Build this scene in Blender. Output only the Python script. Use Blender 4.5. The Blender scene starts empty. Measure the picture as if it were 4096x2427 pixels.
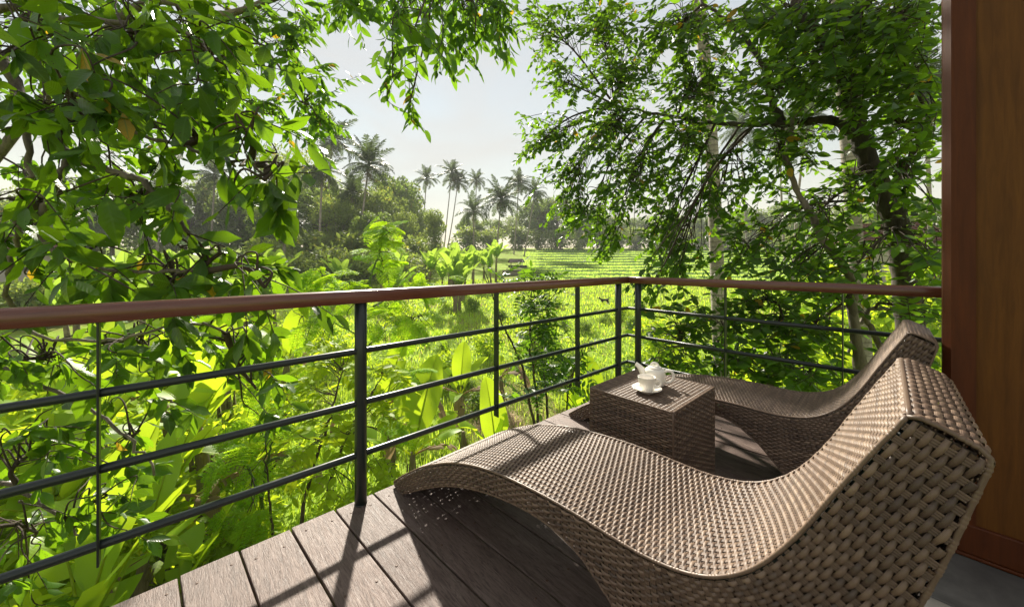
import bpy, math, random
import numpy as np
from mathutils import Vector, Matrix
R = math.radians
scene = bpy.context.scene
COL = scene.collection

# ---------------------------------------------------------------- camera, sky, sun, exposure
CAM_H = 1.148
F_PX = 1463.7          # focal length in pixels of the 4096 px wide photograph
YH = 1047.5            # horizon row of the photograph
cam_d = bpy.data.cameras.new('camera')
cam_d.sensor_width = 36.0
cam_d.lens = 36.0 * F_PX / 4096.0
cam_d.shift_y = -(1213.5 - YH) / 4096.0
cam_d.clip_start = 0.05
cam_d.clip_end = 3000
cam = bpy.data.objects.new('camera', cam_d)
COL.objects.link(cam)
cam.location = (0, 0, CAM_H)
cam.rotation_euler = (R(90), 0, 0)
scene.camera = cam

SUN_AZ, SUN_EL = R(-15.0), R(34.0)     # azimuth measured from the view axis (+Y), negative = left
world = bpy.data.worlds.new('World')
scene.world = world
world.use_nodes = True
wn, wl = world.node_tree.nodes, world.node_tree.links
wn.clear()
sky = wn.new('ShaderNodeTexSky')
sky.sky_type = 'NISHITA'
sky.sun_disc = False
sky.sun_elevation = SUN_EL
sky.sun_rotation = SUN_AZ
sky.altitude = 300
sky.air_density = 2.0
sky.dust_density = 0.03
sky.ozone_density = 1.0
hs = wn.new('ShaderNodeHueSaturation')
hs.inputs['Saturation'].default_value = 0.75
bg = wn.new('ShaderNodeBackground')
bg.inputs['Strength'].default_value = 0.050
wo = wn.new('ShaderNodeOutputWorld')
wl.new(sky.outputs[0], hs.inputs['Color'])
# a thin even veil of high cloud over the clear sky
wtc = wn.new('ShaderNodeTexCoord')
wno = wn.new('ShaderNodeTexNoise')
wno.inputs['Scale'].default_value = 2.2
wno.inputs['Detail'].default_value = 5.0
wno.inputs['Roughness'].default_value = 0.55
wno.inputs['Distortion'].default_value = 0.6
wmap = wn.new('ShaderNodeMapping')
wmap.inputs['Scale'].default_value = (1.0, 1.0, 2.6)
wl.new(wtc.outputs['Generated'], wmap.inputs['Vector'])
wl.new(wmap.outputs[0], wno.inputs['Vector'])
wmr = wn.new('ShaderNodeMapRange')
wmr.inputs['From Min'].default_value = 0.3
wmr.inputs['From Max'].default_value = 0.7
wmr.inputs['To Min'].default_value = 0.40
wmr.inputs['To Max'].default_value = 0.80
wl.new(wno.outputs['Fac'], wmr.inputs['Value'])
wmx = wn.new('ShaderNodeMix')
wmx.data_type = 'RGBA'
wmx.inputs[7].default_value = (6.0, 5.65, 5.2, 1)
wl.new(wmr.outputs[0], wmx.inputs[0])
wl.new(hs.outputs[0], wmx.inputs[6])
wl.new(wmx.outputs[2], bg.inputs['Color'])
wl.new(bg.outputs[0], wo.inputs['Surface'])

sun_d = bpy.data.lights.new('sun', 'SUN')
sun_d.energy = 4.3
sun_d.angle = R(1.8)
sun_d.color = (1.0, 0.92, 0.78)
sun = bpy.data.objects.new('sun', sun_d)
COL.objects.link(sun)
sdir = Vector((math.sin(SUN_AZ) * math.cos(SUN_EL), math.cos(SUN_AZ) * math.cos(SUN_EL), math.sin(SUN_EL)))
sun.rotation_euler = sdir.to_track_quat('Z', 'Y').to_euler()
sun.location = sdir * 60

vs = scene.view_settings
vs.view_transform = 'Standard'
vs.look = 'None'
vs.exposure = 1.42
vs.gamma = 1.0
vs.use_curve_mapping = False
cy = scene.cycles
cy.max_bounces = 6
cy.diffuse_bounces = 3
cy.glossy_bounces = 3
cy.transmission_bounces = 5
cy.transparent_max_bounces = 6
cy.caustics_reflective = False
cy.caustics_refractive = False
cy.sample_clamp_indirect = 6.0
cy.use_denoising = True

# ---------------------------------------------------------------- helpers
class MB:
    """collects vertices and faces of ONE mesh"""
    def __init__(s):
        s.v, s.f, s.n, s.a, s.uv = [], [], 0, [], []
    def add(s, v, f, a=None, uv=None):
        v = np.asarray(v, dtype=np.float32).reshape(-1, 3)
        f = np.asarray(f, dtype=np.int64)
        s.v.append(v)
        s.f.append(f + s.n)
        s.n += len(v)
        k = len(v)
        if a is None: a = 0.5
        s.a.append(np.full(k, a, np.float32) if np.isscalar(a) else np.asarray(a, np.float32))
        s.uv.append(np.zeros((k, 2), np.float32) if uv is None else np.asarray(uv, np.float32))
    def mesh(s, name, smooth=True):
        me = bpy.data.meshes.new(name)
        if not s.v: return me
        v = np.concatenate(s.v)
        loops, starts, tot = [], [], 0
        for f in s.f:
            if f.size == 0: continue
            w = f.shape[1]
            loops.append(f.ravel())
            starts.append(tot + np.arange(len(f)) * w)
            tot += f.size
        loops = np.concatenate(loops).astype(np.int32)
        starts = np.concatenate(starts).astype(np.int32)
        me.vertices.add(len(v)); me.vertices.foreach_set('co', v.ravel())
        me.loops.add(len(loops)); me.loops.foreach_set('vertex_index', loops)
        me.polygons.add(len(starts)); me.polygons.foreach_set('loop_start', starts)
        me.polygons.foreach_set('use_smooth', np.full(len(starts), smooth))
        at = me.attributes.new('rnd', 'FLOAT', 'POINT')
        at.data.foreach_set('value', np.concatenate(s.a))
        uvl = me.uv_layers.new(name='UVMap')
        uv = np.concatenate(s.uv)[loops]
        uvl.data.foreach_set('uv', uv.ravel())
        me.update(calc_edges=True)
        me.validate()
        return me
    def build(s, name, mat, parent=None, smooth=True):
        return obj(name, s.mesh(name, smooth), mat, parent)
    # --- primitives
    def box(s, x0, x1, y0, y1, z0, z1, a=None, ch=0.0, M=None):
        if ch > 0:
            c = ch
            def ring(x0, x1, y0, y1, z): return [(x0, y0, z), (x1, y0, z), (x1, y1, z), (x0, y1, z)]
            def oct_(d, z):
                return [(x0+c+d, y0+d, z), (x1-c-d, y0+d, z), (x1-d, y0+c+d, z), (x1-d, y1-c-d, z), (x1-c-d, y1-d, z), (x0+c+d, y1-d, z), (x0+d, y1-c-d, z), (x0+d, y0+c+d, z)]
            v = oct_(c*0.7, z0) + oct_(0, z0+c) + oct_(0, z1-c) + oct_(c*0.7, z1)
            f = []
            for r in range(3):
                for i in range(8): f.append((r*8+i, r*8+(i+1) % 8, r*8+8+(i+1) % 8, r*8+8+i))
            v = np.array(v, float)
            cap = np.array([[7, 6, 5, 4, 3, 2, 1, 0], [24, 25, 26, 27, 28, 29, 30, 31]])
            if M is not None: v = tr(M, v)
            n0 = s.n
            s.add(v, f, a)
            s.f.append(cap + n0)
            return
        v = np.array([(x, y, z) for z in (z0, z1) for y in (y0, y1) for x in (x0, x1)], float)
        f = [(0, 2, 3, 1), (4, 5, 7, 6), (0, 1, 5, 4), (2, 6, 7, 3), (0, 4, 6, 2), (1, 3, 7, 5)]
        if M is not None: v = tr(M, v)
        s.add(v, f, a)
    def tube(s, pts, rad, n=8, cap=True, a=None, squash=1.0):
        P = np.asarray(pts, float)
        m = len(P)
        rad = np.full(m, rad, float) if np.isscalar(rad) else np.asarray(rad, float)
        T = np.gradient(P, axis=0)
        T /= np.linalg.norm(T, axis=1)[:, None] + 1e-9
        up = np.array([0, 0, 1.0]) if abs(T[0, 2]) < 0.9 else np.array([1.0, 0, 0])
        A = np.cross(T[0], up); A /= np.linalg.norm(A)
        Vs = []
        L = np.concatenate([[0], np.cumsum(np.linalg.norm(np.diff(P, axis=0), axis=1))])
        uv = []
        for i in range(m):
            A = A - T[i] * (A @ T[i]); A /= np.linalg.norm(A) + 1e-9
            B = np.cross(T[i], A)
            th = np.arange(n) * 2 * math.pi / n
            Vs.append(P[i] + rad[i] * (np.cos(th)[:, None] * A + squash * np.sin(th)[:, None] * B))
            uv.append(np.stack([np.arange(n) / n, np.full(n, L[i])], 1))
        idx = np.arange(m * n).reshape(m, n)
        q = np.stack([idx[:-1], np.roll(idx[:-1], -1, 1), np.roll(idx[1:], -1, 1), idx[1:]], -1).reshape(-1, 4)
        n0 = s.n
        s.add(np.concatenate(Vs), q, a, np.concatenate(uv))
        if cap and n > 2:
            s.f.append(np.array([idx[0][::-1]]) + n0)
            s.f.append(np.array([idx[-1]]) + n0)
    def lathe(s, prof, n=32, a=None, c=(0, 0, 0)):
        prof = np.asarray(prof, float)
        th = np.arange(n) * 2 * math.pi / n
        v = np.stack([prof[:, 0, None] * np.cos(th), prof[:, 0, None] * np.sin(th), np.repeat(prof[:, 1, None], n, 1)], -1).reshape(-1, 3) + np.asarray(c)
        idx = np.arange(len(prof) * n).reshape(len(prof), n)
        q = np.stack([idx[:-1], np.roll(idx[:-1], -1, 1), np.roll(idx[1:], -1, 1), idx[1:]], -1).reshape(-1, 4)
        s.add(v, q, a)

def tr(M, v):
    M = np.array(M)
    return v @ M[:3, :3].T + M[:3, 3]

def obj(name, me, mat=None, parent=None):
    o = bpy.data.objects.new(name, me)
    if mat is not None and me is not None and len(me.materials) == 0: me.materials.append(mat)
    COL.objects.link(o)
    if parent is not None: o.parent = parent
    return o
def tag(o, label=None, cat=None, group=None, kind=None):
    if label: o['label'] = label
    if cat: o['category'] = cat
    if group: o['group'] = group
    if kind: o['kind'] = kind
    return o
def empty(name, loc=(0, 0, 0), rz=0.0):
    o = bpy.data.objects.new(name, None)
    o.empty_display_size = 0.1
    o.location = loc
    o.rotation_euler = (0, 0, rz)
    COL.objects.link(o)
    return o
def copy_tree(o, parent=None):
    c = o.copy(); COL.objects.link(c); c.parent = parent
    for ch in list(o.children): copy_tree(ch, c)
    return c
def at(px, py, D):
    """point seen at pixel (px,py) of the 4096 px photograph at forward distance D"""
    return np.array([(px - 2048) / F_PX * D, D, CAM_H - (py - YH) / F_PX * D])
def smooth_path(pts, n):
    """Catmull-Rom resample of control points to n points"""
    P = np.asarray(pts, float)
    if len(P) < 3:
        t = np.linspace(0, 1, n)[:, None]; return P[0] * (1 - t) + P[-1] * t
    Q = np.vstack([2 * P[0] - P[1], P, 2 * P[-1] - P[-2]])
    k = len(P) - 1
    u = np.linspace(0, k - 1e-6, n)
    i = u.astype(int); t = (u - i)[:, None]
    a, b, c, d = Q[i], Q[i + 1], Q[i + 2], Q[i + 3]
    return 0.5 * ((2 * b) + (-a + c) * t + (2 * a - 5 * b + 4 * c - d) * t**2 + (-a + 3 * b - 3 * c + d) * t**3)

# ---------------------------------------------------------------- materials
def N(nt, t, **kw):
    n = nt.nodes.new(t)
    for k, v in kw.items(): setattr(n, k, v)
    return n
def mat_new(name):
    m = bpy.data.materials.new(name); m.use_nodes = True
    nt = m.node_tree
    b = nt.nodes['Principled BSDF']
    return m, nt, b
def ramp(nt, fac, stops):
    r = N(nt, 'ShaderNodeValToRGB')
    e = r.color_ramp.elements
    e[0].position, e[0].color = stops[0][0], (*stops[0][1], 1)
    e[1].position, e[1].color = stops[-1][0], (*stops[-1][1], 1)
    for p, c in stops[1:-1]:
        x = e.new(p); x.color = (*c, 1)
    nt.links.new(fac, r.inputs['Fac'])
    return r.outputs['Color']
def noise(nt, scale, detail=3, vec=None, rough=0.55, dist=0.0):
    n = N(nt, 'ShaderNodeTexNoise')
    n.inputs['Scale'].default_value = scale
    n.inputs['Detail'].default_value = detail
    n.inputs['Roughness'].default_value = rough
    n.inputs['Distortion'].default_value = dist
    if vec is not None: nt.links.new(vec, n.inputs['Vector'])
    return n.outputs['Fac']
def mapping(nt, src, scale=(1, 1, 1), rot=(0, 0, 0)):
    tc = N(nt, 'ShaderNodeTexCoord')
    mp = N(nt, 'ShaderNodeMapping')
    mp.inputs['Scale'].default_value = scale
    mp.inputs['Rotation'].default_value = rot
    nt.links.new(tc.outputs[src], mp.inputs['Vector'])
    return mp.outputs['Vector']
def mix(nt, fac, a, b, mode='MIX'):
    m = N(nt, 'ShaderNodeMix', data_type='RGBA', blend_type=mode)
    for sock, val in ((m.inputs[0], fac), (m.inputs[6], a), (m.inputs[7], b)):
        if hasattr(val, 'is_linked'): nt.links.new(val, sock)
        elif isinstance(val, (int, float)): sock.default_value = val
        else: sock.default_value = (*val, 1)
    return m.outputs[2]
def mth(nt, op, a, b=None, c=None):
    m = N(nt, 'ShaderNodeMath', operation=op)
    for i, val in enumerate((a, b, c)):
        if val is None: continue
        if hasattr(val, 'is_linked'): nt.links.new(val, m.inputs[i])
        else: m.inputs[i].default_value = val
    return m.outputs[0]
def attr(nt, name):
    a = N(nt, 'ShaderNodeAttribute'); a.attribute_name = name
    return a.outputs['Fac']
def bump(nt, b, h, strength=0.3, dist=0.01):
    n = N(nt, 'ShaderNodeBump')
    n.inputs['Strength'].default_value = strength
    n.inputs['Distance'].default_value = dist
    nt.links.new(h, n.inputs['Height'])
    nt.links.new(n.outputs['Normal'], b.inputs['Normal'])

def m_wicker():
    m, nt, b = mat_new('wicker')
    r = attr(nt, 'rnd')
    c = ramp(nt, r, [(0.0, (0.055, 0.036, 0.028)), (0.3, (0.118, 0.077, 0.055)), (0.7, (0.195, 0.131, 0.093)), (1.0, (0.28, 0.197, 0.138))])
    uv = N(nt, 'ShaderNodeUVMap'); uv.uv_map = 'UVMap'
    sep = N(nt, 'ShaderNodeSeparateXYZ'); nt.links.new(uv.outputs[0], sep.inputs[0])
    st = mth(nt, 'SINE', mth(nt, 'MULTIPLY', sep.outputs['X'], 22.0))
    fine = noise(nt, 45, 3, mapping(nt, 'Object'))
    c2 = mix(nt, mth(nt, 'MULTIPLY', fine, 0.35), c, (0.11, 0.07, 0.048))
    c3 = mix(nt, mth(nt, 'MULTIPLY_ADD', st, 0.09, 0.09), c2, (0.07, 0.05, 0.04))
    nt.links.new(c3, b.inputs['Base Color'])
    b.inputs['Roughness'].default_value = 0.44
    b.inputs['Specular IOR Level'].default_value = 0.42
    bump(nt, b, st, 0.25, 0.0006)
    return m
def m_wood_deck():
    m, nt, b = mat_new('weathered_decking')
    oi = N(nt, 'ShaderNodeObjectInfo')
    tc = N(nt, 'ShaderNodeTexCoord')
    off = N(nt, 'ShaderNodeVectorMath', operation='MULTIPLY_ADD')
    cmb = N(nt, 'ShaderNodeCombineXYZ')
    for i in range(3): nt.links.new(oi.outputs['Random'], cmb.inputs[i])
    nt.links.new(cmb.outputs[0], off.inputs[0]); off.inputs[1].default_value = (7.1, 13.7, 3.3)
    nt.links.new(tc.outputs['Object'], off.inputs[2])
    def mp(sc):
        x = N(nt, 'ShaderNodeMapping'); x.inputs['Scale'].default_value = sc
        nt.links.new(off.outputs[0], x.inputs['Vector']); return x.outputs[0]
    g1 = noise(nt, 5, 6, mp((9, 0.9, 9)), 0.7, 1.2)
    g2 = noise(nt, 16, 5, mp((7, 0.7, 7)), 0.75, 1.6)
    big = noise(nt, 3.0, 3, mp((1, 1, 1)))
    base = ramp(nt, g1, [(0.30, (0.078, 0.046, 0.038)), (0.46, (0.172, 0.116, 0.098)), (0.70, (0.275, 0.205, 0.178))])
    c2 = mix(nt, ramp(nt, g2, [(0.36, (0.95,)*3), (0.53, (0.0,)*3)]), base, (0.055, 0.032, 0.025))
    c3 = mix(nt, mth(nt, 'MULTIPLY', big, 0.5), c2, (0.085, 0.058, 0.050))
    tone = mth(nt, 'MULTIPLY_ADD', oi.outputs['Random'], 0.35, 0.82)
    c4 = mix(nt, 1.0, c3, tone, 'MULTIPLY')
    nt.links.new(c4, b.inputs['Base Color'])
    rr = mth(nt, 'MULTIPLY_ADD', g1, 0.3, 0.42)
    nt.links.new(rr, b.inputs['Roughness'])
    bump(nt, b, g2, 0.8, 0.005)
    return m
def m_varnish(name, c0, c1, rough=0.22, axis=(14, 1.2, 14), coat=0.4):
    m, nt, b = mat_new(name)
    g = noise(nt, 6, 5, mapping(nt, 'Object', axis), 0.6, 0.6)
    g2 = noise(nt, 60, 3, mapping(nt, 'Object', axis), 0.6, 0.2)
    big = noise(nt, 1.5, 2, mapping(nt, 'Object'))
    c = ramp(nt, g, [(0.3, c0), (0.72, c1)])
    c = mix(nt, mth(nt, 'MULTIPLY', g2, 0.4), c, tuple(x * 0.45 for x in c0))
    c = mix(nt, mth(nt, 'MULTIPLY', big, 0.4), c, tuple(x * 0.7 for x in c1))
    nt.links.new(c, b.inputs['Base Color'])
    rr = mth(nt, 'MULTIPLY_ADD', g2, 0.2, rough)
    nt.links.new(rr, b.inputs['Roughness'])
    if coat == 0: b.inputs['Specular IOR Level'].default_value = 0.18
    b.inputs['Coat Weight'].default_value = coat
    b.inputs['Coat Roughness'].default_value = 0.15
    bump(nt, b, g2, 0.12, 0.001)
    return m
def m_paint(name, c, rough=0.3, var=0.3):
    m, nt, b = mat_new(name)
    n = noise(nt, 30, 4, mapping(nt, 'Object'))
    cc = mix(nt, mth(nt, 'MULTIPLY', n, var), c, tuple(x * 0.5 for x in c))
    nt.links.new(cc, b.inputs['Base Color'])
    rr = mth(nt, 'MULTIPLY_ADD', n, 0.2, rough - 0.08)
    nt.links.new(rr, b.inputs['Roughness'])
    bump(nt, b, noise(nt, 160, 2, mapping(nt, 'Object')), 0.06, 0.001)
    return m
def m_stone():
    m, nt, b = mat_new('grey_stone_floor')
    n1 = noise(nt, 3.5, 6, mapping(nt, 'Object'), 0.65, 0.6)
    n2 = noise(nt, 40, 4, mapping(nt, 'Object'), 0.6)
    c = ramp(nt, n1, [(0.3, (0.06, 0.058, 0.055)), (0.55, (0.125, 0.12, 0.112)), (0.75, (0.22, 0.21, 0.195))])
    c = mix(nt, mth(nt, 'MULTIPLY', n2, 0.4), c, (0.05, 0.048, 0.045))
    nt.links.new(c, b.inputs['Base Color'])
    b.inputs['Roughness'].default_value = 0.55
    bump(nt, b, n2, 0.2, 0.002)
    return m
def m_ceramic():
    m, nt, b = mat_new('glazed_white_ceramic')
    n = noise(nt, 8, 2, mapping(nt, 'Object'))
    c = mix(nt, n, (0.80, 0.755, 0.68), (0.84, 0.80, 0.735))
    nt.links.new(c, b.inputs['Base Color'])
    b.inputs['Roughness'].default_value = 0.12
    b.inputs['Subsurface Weight'].default_value = 0.0
    b.inputs['Coat Weight'].default_value = 0.5
    return m
MAT = dict(
    wicker=m_wicker(), deck=m_wood_deck(),
    rail=m_varnish('varnished_mahogany', (0.085, 0.022, 0.012), (0.20, 0.062, 0.032), 0.2, (1.5, 22, 22)),
    panel=m_varnish('varnished_door_timber', (0.080, 0.028, 0.004), (0.160, 0.062, 0.009), 0.42, (9, 9, 0.7), 0.0),
    stile=m_varnish('varnished_frame_timber', (0.058, 0.014, 0.004), (0.118, 0.032, 0.008), 0.42, (9, 9, 0.7), 0.0),
    steel=m_paint('dark_green_enamel', (0.012, 0.021, 0.019), 0.32),
    nail=m_paint('rusty_nail', (0.10, 0.055, 0.035), 0.6),
    stone=m_stone(), ceramic=m_ceramic(),
)

# ---------------------------------------------------------------- balcony frame: local x along the long railing, y outwards, z up from the deck
TH = 0.7385053
PB = np.array([-0.71935, 1.74039])
def Wb(x, y, z=0.0):
    c, s = math.cos(TH), math.sin(TH)
    return (PB[0] + c * x - s * y, PB[1] + s * x + c * y, z)
LC = 2.4067          # the railing corner along local x

def deck_floor():
    d = empty('deck_floor', Wb(0, 0), TH)
    tag(d, kind='structure')
    # joists and edge beam under the planks
    j = MB()
    for y in (-0.12, -0.62, -1.12, -1.62): j.box(-2.4, 2.6, y - 0.04, y + 0.04, -0.19, -0.034)
    j.build('joist_frame', MAT['stile'], d, False)
    rot = R(3.5); tn = math.tan(rot)
    pitch = 0.1785
    rng = random.Random(4)
    nail = MB()
    nail.lathe([(0.0, 0.0016), (0.003, 0.0015), (0.0050, 0.0008), (0.0054, -0.002)], 9)
    nme = nail.mesh('nail'); nme.materials.append(MAT['nail'])
    for k in range(-9, 15):
        x0 = 0.074 + (k - 1) * pitch + 0.0035
        x1 = x0 + pitch - 0.007
        if x1 > 2.52: break
        ye = 0.036 + rng.uniform(-0.004, 0.004)
        y2 = -1.735
        m = MB()
        # plank running inwards, skewed 3.5 degrees, eased edges, a little uneven
        zt = rng.uniform(-0.002, 0.0012)
        n = 7
        ys = np.linspace(0, y2 - ye, n)
        pr = [(x0 + 0.002, -0.03), (x0, -0.026), (x0, -0.0035), (x0 + 0.0018, -0.0008), (x0 + 0.006, 0.0), (x1 - 0.006, 0.0), (x1 - 0.0018, -0.0008), (x1, -0.0035), (x1, -0.026), (x1 - 0.002, -0.03)]
        V = []
        for y in ys:
            w = rng.uniform(-0.0007, 0.0007)
            for (x, z) in pr:
                V.append((x - xo if False else x - tn * (y), y, z + zt + (w if z > -0.01 else 0)))
        V = np.array(V); q = len(pr)
        idx = np.arange(n * q).reshape(n, q)
        F = np.stack([idx[:-1], np.roll(idx[:-1], -1, 1), np.roll(idx[1:], -1, 1), idx[1:]], -1).reshape(-1, 4)
        V[:, 0] -= x0
        m.add(V, F)
        m.f.append(np.array([idx[0][::-1]])); m.f.append(np.array([idx[-1]]))
        p = m.build('plank', MAT['deck'], d, False)
        p.location = (x0, ye, 0)
        for y in (-0.075, -0.50, -0.93, -1.36):
            for dx in (0.035, pitch - 0.045):
                o = obj('nail', nme, None, p)
                o.location = (dx + rng.uniform(-.008, .008) - tn * y, y + rng.uniform(-.02, .02), zt + 0.0002)
                o.rotation_euler = (rng.uniform(-.12, .12), rng.uniform(-.12, .12), rng.uniform(0, 6))
    return d
deck_floor()

def stone_floor():
    m = empty('stone_floor', Wb(0, 0), TH)
    tag(m, kind='structure')
    rng = random.Random(8)
    tile = 0.6
    for i in range(-5, 4):
        for j in range(0, 4):
            b = MB()
            x0 = 0.08 + i * tile; y1 = -1.742 - j * tile
            b.box(0, tile - 0.004, -(tile - 0.004), 0, -0.03, rng.uniform(-0.004, -0.001), ch=0.0025)
            o = b.build('tile', MAT['stone'], m, False)
            o.location = (x0, y1, 0)
    g = MB(); g.box(-2.92, 2.48, -4.14, -1.742, -0.09, -0.012)
    g.build('mortar_bed', MAT['nail'], m, False)
stone_floor()

# ---------------------------------------------------------------- railing
def railing():
    r = empty('balcony_railing', Wb(0, 0), TH)
    tag(r, 'dark green steel railing with mahogany handrail around the deck corner', 'railing')
    # handrail: one rounded board, mitred at the corner
    prof = [(-0.029, 0.955), (0.029, 0.955), (0.0315, 0.958), (0.0315, 0.995), (0.028, 1.006), (0.020, 1.0125), (0.008, 1.015), (-0.008, 1.015), (-0.020, 1.0125), (-0.028, 1.006), (-0.0315, 0.995), (-0.0315, 0.958)]
    def sweep(p0, p1, m0, m1):
        # p0,p1 = centre line ends (x,y); m0/m1: shear at the ends along the run per unit offset
        b = MB()
        p0, p1 = np.array(p0, float), np.array(p1, float)
        d = (p1 - p0); L = np.linalg.norm(d); d /= L
        nrm = np.array([-d[1], d[0]])
        V = []
        ks = np.linspace(0, 1, 9)
        for k in ks:
            for (o, z) in prof:
                sh = m0 * o * (1 - k) + m1 * o * k
                q = p0 + d * (k * L + sh) + nrm * o
                V.append((q[0], q[1], z))
        n = len(prof); idx = np.arange(len(ks) * n).reshape(len(ks), n)
        F = np.stack([idx[:-1], np.roll(idx[:-1], -1, 1), np.roll(idx[1:], -1, 1), idx[1:]], -1).reshape(-1, 4)
        b.add(V, F)
        b.f.append(np.array([idx[0][::-1]])); b.f.append(np.array([idx[-1]]))
        return b
    h = sweep((-2.6, 0), (LC - 0.0006, 0), 0, 1.0).build('handrail', MAT['rail'], r)
    h.data.shade_auto_smooth(angle=R(40)) if hasattr(h.data, 'shade_auto_smooth') else None
    b2 = sweep((0, 0), (2.06, 0), -1.0, 0).build('handrail', MAT['rail'], r)
    b2.location = (LC, -0.0006, 0); b2.rotation_euler = (0, 0, R(-90))
    for zz in (0.235, 0.479, 0.7253):
        m = MB()
        m.tube(smooth_path([(-2.6, 0, zz), (LC - 0.005, 0, zz)], 3), 0.0145, 12)
        m.build('rail_bar', MAT['steel'], r)
        m = MB()
        m.tube([(LC - 0.012, 0.0, zz), (LC, 0.0, zz - 0.0001), (LC, -0.012, zz)], 0.0148, 12)
        m.tube([(LC, -0.006, zz), (LC, -1.0, zz), (LC, -2.05, zz)], 0.0145, 12)
        m.build('rail_bar', MAT['steel'], r)
    for (x, y) in ((0, 0), (-2.5, 0), (LC - 0.155, 0), (LC, -0.105), (LC, -1.965)):
        m = MB()
        m.tube([(x, y, -0.16), (x, y, 0.3), (x, y, 0.7), (x, y, 0.9552)], 0.0275, 20)
        p = m.build('post', MAT['steel'], r)
        m = MB()
        m.lathe([(0.0276, 0.0005), (0.0288, 0.0005), (0.0288, 0.004), (0.0276, 0.006)], 20, c=(x, y, 0))
        m.build('foot_ring', MAT['steel'], p)
    for (x, y, al) in ((-1.66, 0, 0), (-0.831, 0, 0), (0.839, 0, 0), (1.665, 0, 0), (LC, -0.815, 1), (LC, -1.474, 1)):
        m = MB()
        if al == 0: m.box(x - 0.003, x + 0.003, y - 0.0225, y + 0.0225, 0.175, 0.9553, ch=0.001)
        else: m.box(x - 0.0225, x + 0.0225, y - 0.003, y + 0.003, 0.175, 0.9553, ch=0.001)
        m.build('flat_bar', MAT['steel'], r, False)
railing()

# ---------------------------------------------------------------- woven furniture
def strand(mb, P, Nn, width, thick, half, phase, amp, rv, rng, ncs=5, per=4, par=None):
    """a woven strand along polyline P (normals Nn): rises over and dips under every `half` metres"""
    P = np.asarray(P, float); Nn = np.asarray(Nn, float)
    L = np.concatenate([[0], np.cumsum(np.linalg.norm(np.diff(P, axis=0), axis=1))])
    if L[-1] < half * 0.6: return
    m = max(3, int(round(L[-1] / half * per)) + 1)
    l = np.linspace(0, L[-1], m)
    Q = np.stack([np.interp(l, L, P[:, i]) for i in range(3)], 1)
    M = np.stack([np.interp(l, L, Nn[:, i]) for i in range(3)], 1)
    M /= np.linalg.norm(M, axis=1)[:, None]
    T = np.gradient(Q, axis=0); T /= np.linalg.norm(T, axis=1)[:, None] + 1e-9
    S = np.cross(M, T); S /= np.linalg.norm(S, axis=1)[:, None] + 1e-9
    pr = l if par is None else np.interp(l, L, par)
    w = np.sin(math.pi * pr / half + phase)
    h = amp * np.sign(w) * np.abs(w) ** 0.6
    wd = width * (0.9 + 0.1 * w)
    x = np.linspace(-1, 1, ncs)
    cs = np.sqrt(np.clip(1 - x**2, 0, 1)) ** 0.85
    V = Q[:, None, :] + S[:, None, :] * (x[None, :, None] * wd[:, None, None] * 0.5) + M[:, None, :] * (h[:, None, None] + cs[None, :, None] * thick)
    seg = np.floor((pr / half + phase / math.pi)).astype(int)
    tone = np.clip(rv + 0.24 * np.sin(seg * 12.9898 + rv * 78.2) + 0.06 * w, 0, 1)
    a = np.repeat(tone, ncs)
    uv = np.stack([np.tile(x, m), np.repeat(l, ncs)], 1)
    idx = np.arange(m * ncs).reshape(m, ncs)
    F = np.stack([idx[:-1, :-1], idx[:-1, 1:], idx[1:, 1:], idx[1:, :-1]], -1).reshape(-1, 4)
    mb.add(V.reshape(-1, 3), F, a, uv)
def flat_strand(mb, P, Nn, width, rv, off=-0.001):
    """the passive strand (a band of three flat strips) lying under the woven ones"""
    P = np.asarray(P, float); Nn = np.asarray(Nn, float)
    T = np.gradient(P, axis=0); T /= np.linalg.norm(T, axis=1)[:, None] + 1e-9
    S = np.cross(Nn, T); S /= np.linalg.norm(S, axis=1)[:, None] + 1e-9
    for k in (-1, 0, 1):
        x = np.array([-0.5, 0, 0.5]) * width * 0.30 + k * width * 0.333
        hz = np.array([0, 0.0009, 0]) + off
        V = P[:, None] + S[:, None] * x[None, :, None] + Nn[:, None] * hz[None, :, None]
        m = len(P); idx = np.arange(m * 3).reshape(m, 3)
        F = np.stack([idx[:-1, :-1], idx[:-1, 1:], idx[1:, 1:], idx[1:, :-1]], -1).reshape(-1, 4)
        uv = np.stack([np.tile([-1, 0, 1], m), np.repeat(np.arange(m) * .01, 3)], 1)
        mb.add(V.reshape(-1, 3), F, rv + 0.06 * k, uv)
def edge_cord(mb, P, rad, rng, rv=0.55, step=0.045):
    P = np.asarray(P, float)
    mb.tube(P, rad, 7, a=rv)
    L = np.concatenate([[0], np.cumsum(np.linalg.norm(np.diff(P, axis=0), axis=1))])
    k = step * 0.5
    while k < L[-1] - 0.01:
        for j in (-1, 0, 1):
            l = np.array([k + j * 0.0075 - 0.0034, k + j * 0.0075, k + j * 0.0075 + 0.0034])
            Q = np.stack([np.interp(l, L, P[:, i]) for i in range(3)], 1)
            mb.tube(Q, [rad * 1.02, rad * 1.22, rad * 1.02], 7, cap=False, a=min(1, rv + 0.15 + rng.uniform(-.1, .1)))
        k += step

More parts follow.
